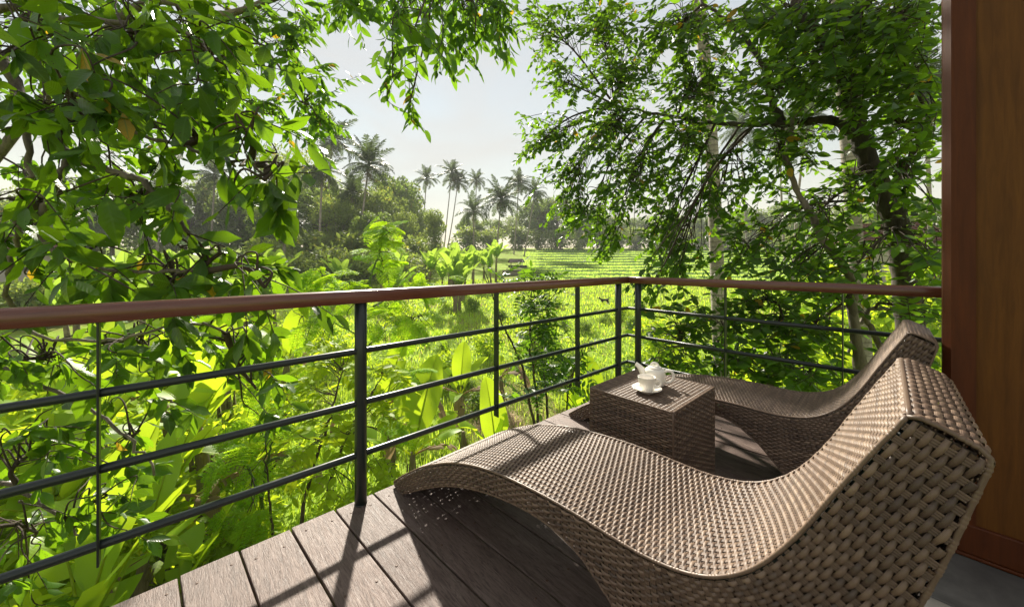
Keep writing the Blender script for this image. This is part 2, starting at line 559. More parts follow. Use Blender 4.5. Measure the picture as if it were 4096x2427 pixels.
LW = 0.50
TOPC = [(-0.089, 0.022), (-0.045, 0.055), (0.006, 0.092), (0.08, 0.140), (0.166, 0.194), (0.295, 0.261), (0.421, 0.317), (0.559, 0.361), (0.689, 0.388), (0.822, 0.403), (0.945, 0.411), (1.06, 0.412), (1.16, 0.409), (1.247, 0.410), (1.332, 0.424), (1.397, 0.449), (1.452, 0.488), (1.493, 0.531), (1.531, 0.585), (1.567, 0.647), (1.6, 0.713), (1.631, 0.772), (1.66, 0.827), (1.682, 0.866), (1.697, 0.895)]
MAT['light_blocker'] = m_paint('brown_light_blocker', (0.055, 0.038, 0.028), 0.8)  # for the added sheets that block light inside the loungers
def lounger():
    """woven wave lounger: local x along the body (foot 0 .. head 1.78), y across 0..LW, z up"""
    rng = random.Random(2)
    top = smooth_path([(a, b, 0) for a, b in TOPC], 260)[:, :2]
    head = np.array([(1.703, 0.8985), (1.715, 0.897), (1.745, 0.884), (1.770, 0.871), (1.780, 0.862), (1.781, 0.850)])
    backc = smooth_path([(1.781, 0.850, 0), (1.765, 0.79, 0), (1.737, 0.683, 0), (1.70, 0.56, 0), (1.66, 0.42, 0), (1.61, 0.22, 0), (1.56, 0.012, 0)], 90)[:, :2]
    base = np.array([(1.545, 0.002), (1.45, 0.0015), (1.375, 0.002)])
    under = smooth_path([(1.365, 0.012, 0), (1.31, 0.062, 0), (1.25, 0.135, 0), (1.20, 0.190, 0), (1.156, 0.234, 0), (1.103, 0.272, 0), (1.061, 0.299, 0), (0.996, 0.321, 0), (0.914, 0.331, 0), (0.822, 0.327, 0), (0.718, 0.311, 0), (0.602, 0.285, 0), (0.469, 0.242, 0), (0.349, 0.192, 0), (0.202, 0.116, 0), (0.09, 0.052, 0), (0.0, 0.002, 0), (-0.03, -0.0 + 0.002, 0), (-0.075, 0.006, 0), (-0.090, 0.018, 0)], 180)[:, :2]
    def resample(c, step):
        L = np.concatenate([[0], np.cumsum(np.linalg.norm(np.diff(c, axis=0), axis=1))])
        n = max(3, int(L[-1] / step) + 1)
        l = np.linspace(0, L[-1], n)
        return np.stack([np.interp(l, L, c[:, i]) for i in range(2)], 1)
    def normals(c, flip):
        T = np.gradient(c, axis=0); T /= np.linalg.norm(T, axis=1)[:, None] + 1e-9
        n = np.stack([-T[:, 1], T[:, 0]], 1)
        return n if not flip else -n
    root = empty('wicker_lounger')
    PITCH, HALF = 0.0094, 0.0225
    def across(name, curve, pitch, half, amp=0.0030, wfac=0.90, inset=0.006):
        c = resample(curve, pitch)
        n = normals(c, False)
        mb = MB()
        ys = np.array([inset, LW * 0.25, LW * 0.5, LW * 0.75, LW - inset])
        for i, (q, nn) in enumerate(zip(c, n)):
            P = np.stack([np.full(5, q[0]), ys, np.full(5, q[1])], 1)
            M = np.tile([nn[0], 0, nn[1]], (5, 1))
            strand(mb, P, M, pitch * wfac, 0.0024, half, math.pi * (i % 2) + 0.4, amp, min(1, max(0, rng.gauss(0.62, 0.14))), rng)
        cc = resample(curve, 0.012); cn = normals(cc, False)
        nw = int((LW - 2 * inset) / half)
        for k in range(nw):
            y = inset + (k + 0.5) * half
            P = np.stack([cc[:, 0], np.full(len(cc), y), cc[:, 1]], 1)
            M = np.stack([cn[:, 0], np.zeros(len(cc)), cn[:, 1]], 1)
            flat_strand(mb, P, M, half * 0.48, min(1, max(0, rng.gauss(0.50, 0.1))), 0.0010)
        o = mb.build(name, MAT['wicker'], root)
        tag(o, kind='stuff')
        return o
    across('seat_weave', top, PITCH, HALF)
    across('head_weave', np.vstack([top[-1:], head]), 0.0125, 0.0185, 0.0028, 0.92)
    across('back_weave', backc, 0.0135, 0.025)
    across('underside_weave', np.vstack([base, under]), 0.0165, 0.03, 0.0030, 0.9)
    # side panels: strands run parallel to the top edge, one below the other, until the lower edge
    tl = np.concatenate([[0], np.cumsum(np.linalg.norm(np.diff(top, axis=0), axis=1))])
    fine = np.linspace(0, tl[-1], 420)
    TT = np.stack([np.interp(fine, tl, top[:, i]) for i in range(2)], 1)
    # the lower end of every upright strand: where the normal of the top edge leaves the outline
    poly = np.vstack([top, head, backc, base, under])
    nT = -normals(TT, False)
    ds = np.arange(0.012, 0.62, 0.004)
    Q = TT[:, None, :] + nT[:, None, :] * ds[None, :, None]
    a_, b_ = poly, np.roll(poly, -1, 0)
    inside = np.zeros(Q.shape[:2], bool)
    for (p1, p2) in zip(a_, b_):
        if p1[1] == p2[1]: continue
        cr = (p1[1] > Q[..., 1]) != (p2[1] > Q[..., 1])
        xi = (p2[0] - p1[0]) * (Q[..., 1] - p1[1]) / (p2[1] - p1[1]) + p1[0]
        inside ^= cr & (Q[..., 0] < xi)
    first_out = np.where(inside.all(1), len(ds) - 1, np.argmin(inside, axis=1))
    DL0 = np.maximum(0.012, ds[np.maximum(first_out - 1, 0)])
    DL0 = np.convolve(np.pad(DL0, 4, mode='edge'), np.ones(9) / 9, 'valid')
    BB = TT + nT * DL0[:, None]
    D = BB - TT; DL = np.linalg.norm(D, axis=1); Dn = D / DL[:, None]
    MP = TT + Dn * (0.45 * DL)[:, None]
    par = np.concatenate([[0], np.cumsum(np.linalg.norm(np.diff(MP, axis=0), axis=1))])
    for side, y, ny in (('side_weave', 0.0, -1.0), ('side_weave', LW, 1.0)):
        mb = MB()
        pitch, half = 0.0094, 0.0240
        k = 0
        while True:
            d = 0.012 + k * pitch
            ok = DL > d + 0.004
            if not ok.any() or d > 1.0: break
            idx = np.where(ok)[0]
            runs = np.split(idx, np.where(np.diff(idx) > 1)[0] + 1)
            for run in runs:
                if len(run) < 6: continue
                Q = TT[run] + Dn[run] * d
                # keep the strand's phase tied to the position along the body
                P = np.stack([Q[:, 0], np.full(len(Q), y), Q[:, 1]], 1)
                M = np.tile([0, ny, 0], (len(Q), 1))
                l0 = fine[run[0]]
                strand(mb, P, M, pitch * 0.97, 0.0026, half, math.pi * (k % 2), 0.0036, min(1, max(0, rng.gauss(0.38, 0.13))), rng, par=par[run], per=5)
            k += 1
        for pv in np.arange(half * 0.5, par[-1], half):
            i = int(np.argmin(np.abs(par - pv)))
            Q = np.array([TT[i] + Dn[i] * d for d in np.linspace(0.004, DL[i] - 0.002, max(3, int(DL[i] / 0.03)))])
            P = np.stack([Q[:, 0], np.full(len(Q), y), Q[:, 1]], 1)
            M = np.tile([0, ny, 0], (len(Q), 1)).astype(float)
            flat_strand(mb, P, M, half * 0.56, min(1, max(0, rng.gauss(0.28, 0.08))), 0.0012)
        o = mb.build(side, MAT['wicker'], root)
        tag(o, kind='stuff')
    # braided borders along the edges
    for y in (0.0, LW):
        yy = y + (0.002 if y == 0 else -0.002)
        mb = MB()
        c = resample(top, 0.012)
        edge_cord(mb, np.stack([c[:, 0], np.full(len(c), yy), c[:, 1] + 0.001], 1), 0.0042, rng, 0.52)
        o1 = mb.build('border_braid', MAT['wicker'], root)
        mb = MB()
        c = resample(np.vstack([top[-1:], head, backc, base, under]), 0.016)
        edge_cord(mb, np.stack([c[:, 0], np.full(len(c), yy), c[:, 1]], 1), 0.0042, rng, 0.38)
        mb.build('border_braid', MAT['wicker'], root)
    mb = MB()
    mb.tube([(1.7, y, 0.8975) for y in np.linspace(0.002, LW - 0.002, 12)], 0.0045, 7, a=0.5)
    mb.build('border_braid', MAT['wicker'], root)
    mb = MB()
    mb.tube([(-0.09, y, 0.019) for y in np.linspace(0.002, LW - 0.002, 12)], 0.0055, 7, a=0.5)
    mb.build('border_braid', MAT['wicker'], root)
    # added sheets inside the weave that stop light coming through its gaps
    mb = MB()
    sel = TT[:, 0] > 1.02
    for y in (0.010, LW - 0.010):
        a_ = TT[sel] + Dn[sel] * 0.012; b_ = BB[sel] - Dn[sel] * 0.012
        n_ = len(a_)
        v = np.concatenate([np.stack([a_[:, 0], np.full(n_, y), a_[:, 1]], 1), np.stack([b_[:, 0], np.full(n_, y), b_[:, 1]], 1)])
        i_ = np.arange(n_ - 1)
        mb.add(v, np.stack([i_, i_ + 1, i_ + 1 + n_, i_ + n_], 1))
    c_ = resample(top[top[:, 0] > 0.10], 0.04); c_ = c_ - normals(c_, False) * 0.011
    for i_ in range(len(c_) - 1):
        mb.add([(c_[i_, 0], 0.012, c_[i_, 1]), (c_[i_ + 1, 0], 0.012, c_[i_ + 1, 1]), (c_[i_ + 1, 0], LW - 0.012, c_[i_ + 1, 1]), (c_[i_, 0], LW - 0.012, c_[i_, 1])], [(0, 1, 2, 3)])
    tag(mb.build('light_blocker', MAT['light_blocker'], root), kind='stuff')
    # dark inner frame that the weave is stretched over
    mb = MB()
    for y in (0.02, LW - 0.02):
        c = resample(top, 0.05) - normals(resample(top, 0.05), False) * 0.014
        mb.tube(np.stack([c[:, 0], np.full(len(c), y), c[:, 1]], 1), 0.008, 6, a=0.05)
    mb.build('inner_frame', MAT['steel'], root)
    return root
PHI = R(2.0)
lg = lounger()
# local x of the lounger = direction foot->head = (sin PHI, -cos PHI) in the balcony frame; local y = across, away from the camera
def place_lounger(o, bx, by, phi, sc, label):
    o.location = Wb(bx, by, 0.001)
    o.rotation_euler = (0, 0, TH - math.pi / 2 + phi)
    o.scale = (sc, sc, sc)
    tag(o, label, 'lounger', 'woven loungers on the deck')
place_lounger(lg, 0.177, -0.0676, PHI, 1.0, 'brown wicker wave lounger in front, its foot lit by the sun')
lg2 = copy_tree(lg)
place_lounger(lg2, 1.502, -0.134, PHI, 0.955, 'brown wicker wave lounger behind the small wicker table, partly hidden')

def side_table():
    root = empty('wicker_table', Wb(0.976, -1.055, 0), TH)
    tag(root, 'square brown wicker cube table standing between the two loungers', 'table')
    W_, D_, Hh = 0.497, 0.442, 0.48
    rng = random.Random(5)
    def face(name, O, U, V, Lu, Lv, Nn, pitch, half, amp=0.0030, g=(0.48, 0.14)):
        O, U, V, Nn = map(lambda a: np.array(a, float), (O, U, V, Nn))
        mb = MB()
        n = int(Lv / pitch)
        for i in range(n):
            v = (i + 0.5) * Lv / n
            P = np.array([O + U * u + V * v for u in np.linspace(0.003, Lu - 0.003, 4)])
            strand(mb, P, np.tile(Nn, (4, 1)), pitch * 0.84, 0.0022, half, math.pi * (i % 2) + 0.5, amp, min(1, max(0, rng.gauss(*g))), rng)
        for k in range(int(Lu / half)):
            P = np.array([O + U * ((k + 0.5) * half) + V * v for v in np.linspace(0.001, Lv - 0.001, 6)])
            flat_strand(mb, P, np.tile(Nn, (6, 1)), half * 0.48, min(1, max(0, rng.gauss(0.38, 0.1))), 0.0010)
        return tag(mb.build(name, MAT['wicker'], root), kind='stuff')
    # x=W_ direction along the railing, y = D_ outwards
    face('top_weave', (0, D_, Hh), (0, -1, 0), (1, 0, 0), D_, W_, (0, 0, 1), 0.0098, 0.021, 0.0022, (0.6, 0.10))
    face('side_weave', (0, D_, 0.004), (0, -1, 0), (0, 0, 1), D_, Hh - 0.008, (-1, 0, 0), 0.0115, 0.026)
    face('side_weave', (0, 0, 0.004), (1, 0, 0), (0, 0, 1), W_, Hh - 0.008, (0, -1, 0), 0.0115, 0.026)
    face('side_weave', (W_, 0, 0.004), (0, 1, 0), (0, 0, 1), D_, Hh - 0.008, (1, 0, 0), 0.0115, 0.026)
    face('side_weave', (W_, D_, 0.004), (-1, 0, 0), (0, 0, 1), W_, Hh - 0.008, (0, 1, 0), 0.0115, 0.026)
    mb = MB()
    i = 0.0015
    ring = [(i, i, Hh), (W_ - i, i, Hh), (W_ - i, D_ - i, Hh), (i, D_ - i, Hh), (i, i, Hh)]
    for a, b in zip(ring[:-1], ring[1:]):
        edge_cord(mb, np.array([np.array(a) * (1 - t) + np.array(b) * t for t in np.linspace(0, 1, 14)]), 0.0045, rng, 0.55, 0.04)
    for (x, y) in ((i, i), (W_ - i, i), (W_ - i, D_ - i), (i, D_ - i)):
        mb.tube([(x, y, z) for z in np.linspace(0.002, Hh, 10)], 0.0048, 7, a=0.42)
    mb.build('border_braid', MAT['wicker'], root)
    mb = MB(); mb.box(0.008, W_ - 0.008, 0.008, D_ - 0.008, 0.01, Hh - 0.008)
    mb.build('inner_box', MAT['steel'], root, False)
side_table()

# ---------------------------------------------------------------- tea set
TZ = 0.4862
def tea_set():
    # cup and saucer
    s = MB()
    s.lathe([(0, 0.004), (0.030, 0.004), (0.034, 0.0), (0.038, 0.0), (0.040, 0.004), (0.058, 0.012), (0.072, 0.020), (0.0735, 0.022), (0.072, 0.0232), (0.058, 0.0160), (0.040, 0.0085), (0.030, 0.0075), (0, 0.0075)], 48)
    so = s.build('saucer', MAT['ceramic'])
    so.location = Wb(1.128, -0.852, TZ)
    tag(so, 'round white saucer under the cup on the wicker table', 'saucer')
    c = empty('tea_cup', Wb(1.128, -0.852, TZ + 0.0082), TH + R(-60))
    tag(c, 'white ceramic cup with ear handle standing on its saucer', 'cup')
    b = MB()
    b.lathe([(0, 0.0035), (0.024, 0.003), (0.026, 0.0), (0.028, 0.0), (0.029, 0.004), (0.033, 0.010), (0.0375, 0.024), (0.0412, 0.044), (0.0435, 0.063), (0.0442, 0.068), (0.0434, 0.0692), (0.0418, 0.068), (0.039, 0.045), (0.0355, 0.024), (0.030, 0.011), (0.022, 0.0065), (0, 0.006)], 48)
    b.build('bowl', MAT['ceramic'], c)
    h = MB()
    h.tube(smooth_path([(0.0405, 0, 0.056), (0.054, 0, 0.058), (0.066, 0, 0.051), (0.0685, 0, 0.038), (0.061, 0, 0.024), (0.048, 0, 0.0175), (0.0345, 0, 0.018)], 24), 0.0037, 10, squash=1.5)
    h.build('handle', MAT['ceramic'], c)
    # teapot
    t = empty('teapot', Wb(1.262, -0.828, TZ - 0.001), TH + R(-68))
    tag(t, 'white ceramic teapot with arched lid knob behind the cup', 'teapot')
    b = MB()
    b.lathe([(0, 0.002), (0.045, 0.001), (0.050, 0.004), (0.0525, 0.010), (0.0545, 0.030), (0.0545, 0.055), (0.053, 0.074), (0.050, 0.082), (0.044, 0.0885), (0.037, 0.0915), (0.0355, 0.0905), (0.034, 0.086), (0, 0.084)], 56)
    b.build('body', MAT['ceramic'], t)
    l = MB()
    l.lathe([(0, 0.090), (0.034, 0.0905), (0.0372, 0.0925), (0.0365, 0.0945), (0.031, 0.0985), (0.020, 0.1015), (0.008, 0.103), (0, 0.1033)], 40)
    lo = l.build('lid', MAT['ceramic'], t)
    k = MB()
    k.tube(smooth_path([(-0.018, 0, 0.099), (-0.0155, 0, 0.110), (-0.008, 0, 0.116), (0, 0, 0.1175), (0.008, 0, 0.116), (0.0155, 0, 0.110), (0.018, 0, 0.099)], 18), 0.0036, 10, squash=1.7)
    k.build('knob', MAT['ceramic'], lo)
    sp = MB()
    sp.tube(smooth_path([(-0.046, 0, 0.048), (-0.060, 0, 0.062), (-0.074, 0, 0.082), (-0.091, 0, 0.097), (-0.0985, 0, 0.102)], 18), np.interp(np.linspace(0, 1, 18), [0, .3, .7, 1], [0.026, 0.0195, 0.0125, 0.0105]), 16)
    sp.build('spout', MAT['ceramic'], t)
    h = MB()
    h.tube(smooth_path([(0.0515, 0, 0.077), (0.068, 0, 0.083), (0.086, 0, 0.078), (0.094, 0, 0.060), (0.088, 0, 0.036), (0.072, 0, 0.021), (0.0525, 0, 0.020)], 26), 0.0045, 10, squash=1.6)
    h.build('handle', MAT['ceramic'], t)
tea_set()

# ---------------------------------------------------------------- timber wall beside the camera
def timber_wall():
    w = empty('timber_wall', Wb(1.64, -1.85, 0), TH)
    tag(w, 'tall varnished brown timber wall panel beside the lounger heads', 'wall')
    HT = 3.3
    def prism(name, pts, z0, z1, mat, parent):
        m = MB(); n = len(pts)
        v = [(x, y, z0) for x, y in pts] + [(x, y, z1) for x, y in pts]
        m.add(v, [(i, (i + 1) % n, n + (i + 1) % n, n + i) for i in range(n)])
        m.f.append(np.array([list(range(n))[::-1]])); m.f.append(np.array([list(range(n, 2 * n))]))
        return m.build(name, mat, parent, False)
    # stile with a broad chamfer on its outer corner
    prism('stile', [(0.022, 0.0), (0.12, 0.0), (0.12, -0.083), (0.0, -0.083), (0.0, -0.021)], 0.012, HT, MAT['stile'], w)
    prism('panel', [(0.012, -0.0835), (0.10, -0.0835), (0.10, -2.2), (0.012, -2.2)], 0.012, HT, MAT['panel'], w)
    m = MB(); m.box(-0.006, 0.10, -2.2, -0.022, 0.0125, 0.125, ch=0.004)
    m.build('skirting', MAT['stile'], w, False)
    m = MB(); m.box(-0.012, 0.13, -2.2, 0.006, -0.0005, 0.0118, ch=0.003)
    m.build('threshold', MAT['stile'], w, False)
timber_wall()

# ---------------------------------------------------------------- ordinals for labels
ORD = 'first second third fourth fifth sixth seventh eighth ninth tenth eleventh twelfth thirteenth fourteenth fifteenth sixteenth seventeenth eighteenth nineteenth twentieth twenty-first twenty-second twenty-third twenty-fourth twenty-fifth twenty-sixth'.split()


# ---------------------------------------------------------------- foliage materials
def m_leaf(name, dark, light, trans, tfac=0.5, rough=0.38, veins=9.0, yellow=0.96, ycol=(0.42, 0.26, 0.015), rib=0.10, spots=0.0, spec=0.08):
    m, nt, b = mat_new(name)
    r = attr(nt, 'rnd')
    uv = N(nt, 'ShaderNodeUVMap'); uv.uv_map = 'UVMap'
    sep = N(nt, 'ShaderNodeSeparateXYZ'); nt.links.new(uv.outputs[0], sep.inputs[0])
    ax = mth(nt, 'ABSOLUTE', sep.outputs['X'])
    base = ramp(nt, r, [(0.0, dark), (0.85, light), (yellow, light), (min(1.0, yellow + 0.012), ycol)])
    tr_ = ramp(nt, r, [(0.0, tuple(x * 0.40 for x in trans)), (0.85, trans), (yellow, trans), (min(1.0, yellow + 0.012), tuple(min(1, x * 1.5) for x in ycol))])
    # midrib and side veins from the leaf's own coordinates
    mid = mth(nt, 'LESS_THAN', ax, rib)
    sv = mth(nt, 'SINE', mth(nt, 'MULTIPLY', mth(nt, 'SUBTRACT', sep.outputs['Y'], mth(nt, 'MULTIPLY', ax, 0.16)), veins * 6.2832))
    svm = mth(nt, 'GREATER_THAN', sv, 0.90)
    vm = mth(nt, 'MAXIMUM', mid, mth(nt, 'MULTIPLY', svm, 0.5))
    vcol = tuple(min(1, x * 1.35 + 0.03) for x in light)
    c = mix(nt, mth(nt, 'MULTIPLY', vm, 0.8), base, vcol)
    blot = noise(nt, 14, 3, mapping(nt, 'Object'))
    c = mix(nt, mth(nt, 'MULTIPLY', blot, 0.45), c, dark)
    t = mix(nt, mth(nt, 'MULTIPLY', vm, 0.35), tr_, tuple(x * 0.5 for x in trans))
    if spots > 0:
        sp = mth(nt, 'GREATER_THAN', noise(nt, 38, 2, mapping(nt, 'Object')), 0.70)
        c = mix(nt, mth(nt, 'MULTIPLY', sp, spots), c, (0.09, 0.05, 0.015))
        t = mix(nt, mth(nt, 'MULTIPLY', sp, spots), t, (0.10, 0.055, 0.01))
    nt.links.new(c, b.inputs['Base Color'])
    b.inputs['Roughness'].default_value = rough
    b.inputs['Specular IOR Level'].default_value = spec
    tl = N(nt, 'ShaderNodeBsdfTranslucent')
    nt.links.new(t, tl.inputs['Color'])
    bump(nt, b, sv, 0.15, 0.002)
    if spots > 0:
        # insect holes with brown rims, placed differently on every leaf
        sh = N(nt, 'ShaderNodeVectorMath', operation='MULTIPLY_ADD')
        cb = N(nt, 'ShaderNodeCombineXYZ'); nt.links.new(r, cb.inputs[2]); nt.links.new(sep.outputs['X'], cb.inputs[0]); nt.links.new(sep.outputs['Y'], cb.inputs[1])
        nt.links.new(cb.outputs[0], sh.inputs[0]); sh.inputs[1].default_value = (2.0, 4.6, 37.0)
        oi = N(nt, 'ShaderNodeObjectInfo'); cb2 = N(nt, 'ShaderNodeCombineXYZ')
        nt.links.new(mth(nt, 'MULTIPLY', oi.outputs['Random'], 50.0), cb2.inputs[0]); nt.links.new(cb2.outputs[0], sh.inputs[2])
        hn = noise(nt, 1.9, 2, sh.outputs[0])
        hole = mth(nt, 'GREATER_THAN', hn, 0.735)
        rim = mth(nt, 'GREATER_THAN', hn, 0.705)
        c = mix(nt, rim, c, (0.07, 0.04, 0.015)); t = mix(nt, rim, t, (0.12, 0.06, 0.01))
        nt.links.new(c, b.inputs['Base Color']); nt.links.new(t, tl.inputs['Color'])
    ms = N(nt, 'ShaderNodeMixShader')
    ms.inputs[0].default_value = tfac
    nt.links.new(b.outputs[0], ms.inputs[1]); nt.links.new(tl.outputs[0], ms.inputs[2])
    if spots > 0:
        tp_ = N(nt, 'ShaderNodeBsdfTransparent'); m2 = N(nt, 'ShaderNodeMixShader')
        nt.links.new(hole, m2.inputs[0]); nt.links.new(ms.outputs[0], m2.inputs[1]); nt.links.new(tp_.outputs[0], m2.inputs[2]); ms = m2
    nt.links.new(ms.outputs[0], nt.nodes['Material Output'].inputs['Surface'])
    return m
def m_bark(name, c0, c1, scale=(6, 6, 1.2), ring=0.0):
    m, nt, b = mat_new(name)
    v = mapping(nt, 'Object', scale)
    n1 = noise(nt, 5, 5, v, 0.65, 0.5)
    n2 = noise(nt, 2.2, 3, mapping(nt, 'Object'))
    c = ramp(nt, n1, [(0.3, c0), (0.7, c1)])
    c = mix(nt, mth(nt, 'MULTIPLY', mth(nt, 'GREATER_THAN', n2, 0.56), 0.35), c, tuple(min(1, x * 1.5 + 0.02) for x in c1))
    h = n1
    if ring > 0:
        uv = N(nt, 'ShaderNodeUVMap'); uv.uv_map = 'UVMap'
        sep = N(nt, 'ShaderNodeSeparateXYZ'); nt.links.new(uv.outputs[0], sep.inputs[0])
        rg = mth(nt, 'SINE', mth(nt, 'MULTIPLY_ADD', sep.outputs['Y'], ring, mth(nt, 'MULTIPLY', n1, 3.0)))
        rm = mth(nt, 'GREATER_THAN', rg, 0.72)
        c = mix(nt, mth(nt, 'MULTIPLY', rm, 0.5), c, tuple(x * 0.55 for x in c0))
        h = mth(nt, 'SUBTRACT', n1, mth(nt, 'MULTIPLY', rm, 0.4))
    nt.links.new(c, b.inputs['Base Color'])
    b.inputs['Roughness'].default_value = 0.85
    bump(nt, b, h, 0.6, 0.02)
    return m
MAT.update(
    leaf_a=m_leaf('broad_leaf', (0.016, 0.045, 0.007), (0.055, 0.125, 0.014), (0.30, 0.55, 0.012), 0.44, 0.33, 9, 0.965, spots=0.6, spec=0.3),
    leaf_b=m_leaf('oval_leaf', (0.018, 0.050, 0.008), (0.055, 0.125, 0.015), (0.28, 0.54, 0.02), 0.48, 0.40, 7, 0.975, spec=0.25),
    leaf_c=m_leaf('small_dark_leaf', (0.012, 0.036, 0.006), (0.045, 0.105, 0.012), (0.30, 0.56, 0.022), 0.46, 0.34, 6, 0.985, spec=0.25),
    fern=m_leaf('feathery_leaf', (0.16, 0.32, 0.012), (0.29, 0.50, 0.02), (0.66, 0.96, 0.03), 0.58, 0.5, 3, 2.0),
    pinna=m_leaf('yellow_green_leaflet', (0.12, 0.20, 0.010), (0.30, 0.43, 0.018), (0.74, 0.90, 0.03), 0.56, 0.45, 5, 0.95, (0.22, 0.13, 0.02)),
    banana=m_leaf('banana_leaf', (0.12, 0.23, 0.016), (0.25, 0.40, 0.026), (0.72, 0.95, 0.03), 0.56, 0.33, 34, 2.0, rib=0.05, spec=0.25),
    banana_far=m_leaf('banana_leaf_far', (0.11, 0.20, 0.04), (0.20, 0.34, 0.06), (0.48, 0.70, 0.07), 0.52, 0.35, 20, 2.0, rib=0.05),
    dry_leaf=m_leaf('dry_banana_leaf', (0.16, 0.11, 0.07), (0.30, 0.23, 0.16), (0.35, 0.24, 0.12), 0.3, 0.7, 30, 2.0, rib=0.05),
    palm=m_leaf('palm_leaflet', (0.030, 0.055, 0.020), (0.070, 0.105, 0.038), (0.16, 0.23, 0.05), 0.35, 0.42, 2, 0.93, (0.20, 0.14, 0.06)),
    far_leaf=m_leaf('far_foliage', (0.050, 0.092, 0.026), (0.14, 0.22, 0.05), (0.34, 0.48, 0.07), 0.45, 0.55, 2, 2.0),
    far_leaf2=m_leaf('far_foliage_light', (0.09, 0.145, 0.036), (0.21, 0.29, 0.07), (0.42, 0.54, 0.08), 0.45, 0.55, 2, 2.0),
    bush=m_leaf('bush_leaf', (0.12, 0.22, 0.012), (0.32, 0.46, 0.024), (0.74, 0.92, 0.03), 0.56, 0.45, 5, 0.985),
    weedy=m_leaf('weed_leaf', (0.045, 0.10, 0.016), (0.15, 0.25, 0.03), (0.42, 0.62, 0.05), 0.48, 0.5, 4, 2.0),
    grass=m_leaf('grass_blade', (0.12, 0.215, 0.016), (0.31, 0.47, 0.035), (0.70, 0.92, 0.06), 0.58, 0.5, 1, 0.97, (0.25, 0.19, 0.07)),
    rice=m_leaf('rice_blade', (0.17, 0.29, 0.05), (0.31, 0.47, 0.09), (0.68, 0.90, 0.15), 0.58, 0.5, 1, 2.0),
    straw=m_leaf('dry_straw', (0.22, 0.16, 0.08), (0.40, 0.31, 0.17), (0.35, 0.26, 0.12), 0.2, 0.7, 1, 2.0),
    bark_dark=m_bark('dark_mossy_bark', (0.022, 0.017, 0.012), (0.075, 0.060, 0.045)),
    bark_grey=m_bark('grey_bark', (0.06, 0.048, 0.036), (0.17, 0.145, 0.115)),
    twig=m_bark('brown_twig', (0.022, 0.014, 0.009), (0.07, 0.048, 0.03), (20, 20, 4)),
    palm_bark=m_bark('palm_trunk', (0.17, 0.145, 0.12), (0.34, 0.30, 0.26), (4, 4, 2.5), 46.0),
    pseudo=m_bark('banana_stem', (0.09, 0.065, 0.035), (0.22, 0.19, 0.10), (7, 7, 0.6)),
    green_stem=m_bark('green_stem', (0.05, 0.09, 0.02), (0.13, 0.19, 0.05), (12, 12, 1)),
)

# ---------------------------------------------------------------- ground
def mean_z(y):
    return np.interp(y, [-60, 0, 11, 20, 29, 38, 45, 58, 70, 100, 130, 220], [-3.2, -3.2, -3.1, -2.5, -1.75, -1.05, -0.5, 0.5, 1.55, 4.3, 6.0, 9.0])
STEPS = np.array([39.5, 43.0, 47, 51, 55.5, 60.5, 66, 72, 78.5, 85.5, 93, 101])
def wob(x, y):
    return 1.6 * np.sin(x * 0.11 + 0.7) + 0.8 * np.sin(x * 0.27 + y * 0.05 + 2.0) + 0.3 * np.sin(x * 0.9 + 1.0)
def terrace_mask(x, y):
    u = x / np.maximum(y, 1.0)
    m = np.clip((u - 0.02) / 0.06, 0, 1) * np.clip((y - 37) / 3, 0, 1) * np.clip((108 - y) / 4, 0, 1)
    return m
def ground_z(x, y):
    x = np.asarray(x, float); y = np.asarray(y, float)
    zm = mean_z(y)
    yy = y + wob(x, y)
    lo = np.concatenate([[36.0], STEPS]); hi = np.concatenate([STEPS, [109.0]])
    i = np.clip(np.searchsorted(STEPS, yy), 0, len(STEPS))
    a, b = lo[i], hi[i]
    t = np.clip((yy - a) / (b - a), 0, 1)
    za, zb = mean_z(a), mean_z(b)
    w = 1.3 / (b - a)
    s = np.clip(1 - (1 - t) / w, 0, 1)
    zt = za + (zb - za) * (0.15 * t + 0.85 * s) + 0.16 * np.exp(-((t - 1) / 0.06) ** 2)
    m = terrace_mask(x, y)
    bumps = 0.10 * np.sin(x * 0.8 + 1.3 * np.sin(y * 0.5)) * np.sin(y * 0.9 + 0.4) + 0.05 * np.sin(x * 2.3 + 1) * np.sin(y * 2.9)
    return zm * (1 - m) + zt * m + bumps * (1 - m)
def m_ground():
    m, nt, b = mat_new('ground_cover')
    g = N(nt, 'ShaderNodeNewGeometry')
    sep = N(nt, 'ShaderNodeSeparateXYZ'); nt.links.new(g.outputs['Position'], sep.inputs[0])
    sn = N(nt, 'ShaderNodeSeparateXYZ'); nt.links.new(g.outputs['True Normal'], sn.inputs[0])
    n1 = noise(nt, 0.55, 5, mapping(nt, 'Object'), 0.6)
    n2 = noise(nt, 7.0, 5, mapping(nt, 'Object'), 0.7)
    n3 = noise(nt, 0.9, 3, mapping(nt, 'Object', (0.35, 2.0, 1)), 0.6)
    near = ramp(nt, n1, [(0.36, (0.27, 0.25, 0.09)), (0.47, (0.24, 0.345, 0.045)), (0.6, (0.30, 0.445, 0.06))])
    near = mix(nt, mth(nt, 'MULTIPLY', n2, 0.7), near, (0.18, 0.25, 0.03))
    rice = ramp(nt, n3, [(0.3, (0.24, 0.375, 0.075)), (0.7, (0.34, 0.48, 0.11))])
    rice = mix(nt, mth(nt, 'MULTIPLY', n2, 0.35), rice, (0.22, 0.35, 0.065))
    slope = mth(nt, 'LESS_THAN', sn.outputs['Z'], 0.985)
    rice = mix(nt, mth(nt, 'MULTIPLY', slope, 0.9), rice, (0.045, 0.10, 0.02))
    at_ = attr(nt, 'rnd')
    c = mix(nt, at_, near, rice)
    nt.links.new(c, b.inputs['Base Color'])
    b.inputs['Roughness'].default_value = 0.95
    b.inputs['Specular IOR Level'].default_value = 0.05
    bump(nt, b, n2, 0.7, 0.08)
    return m
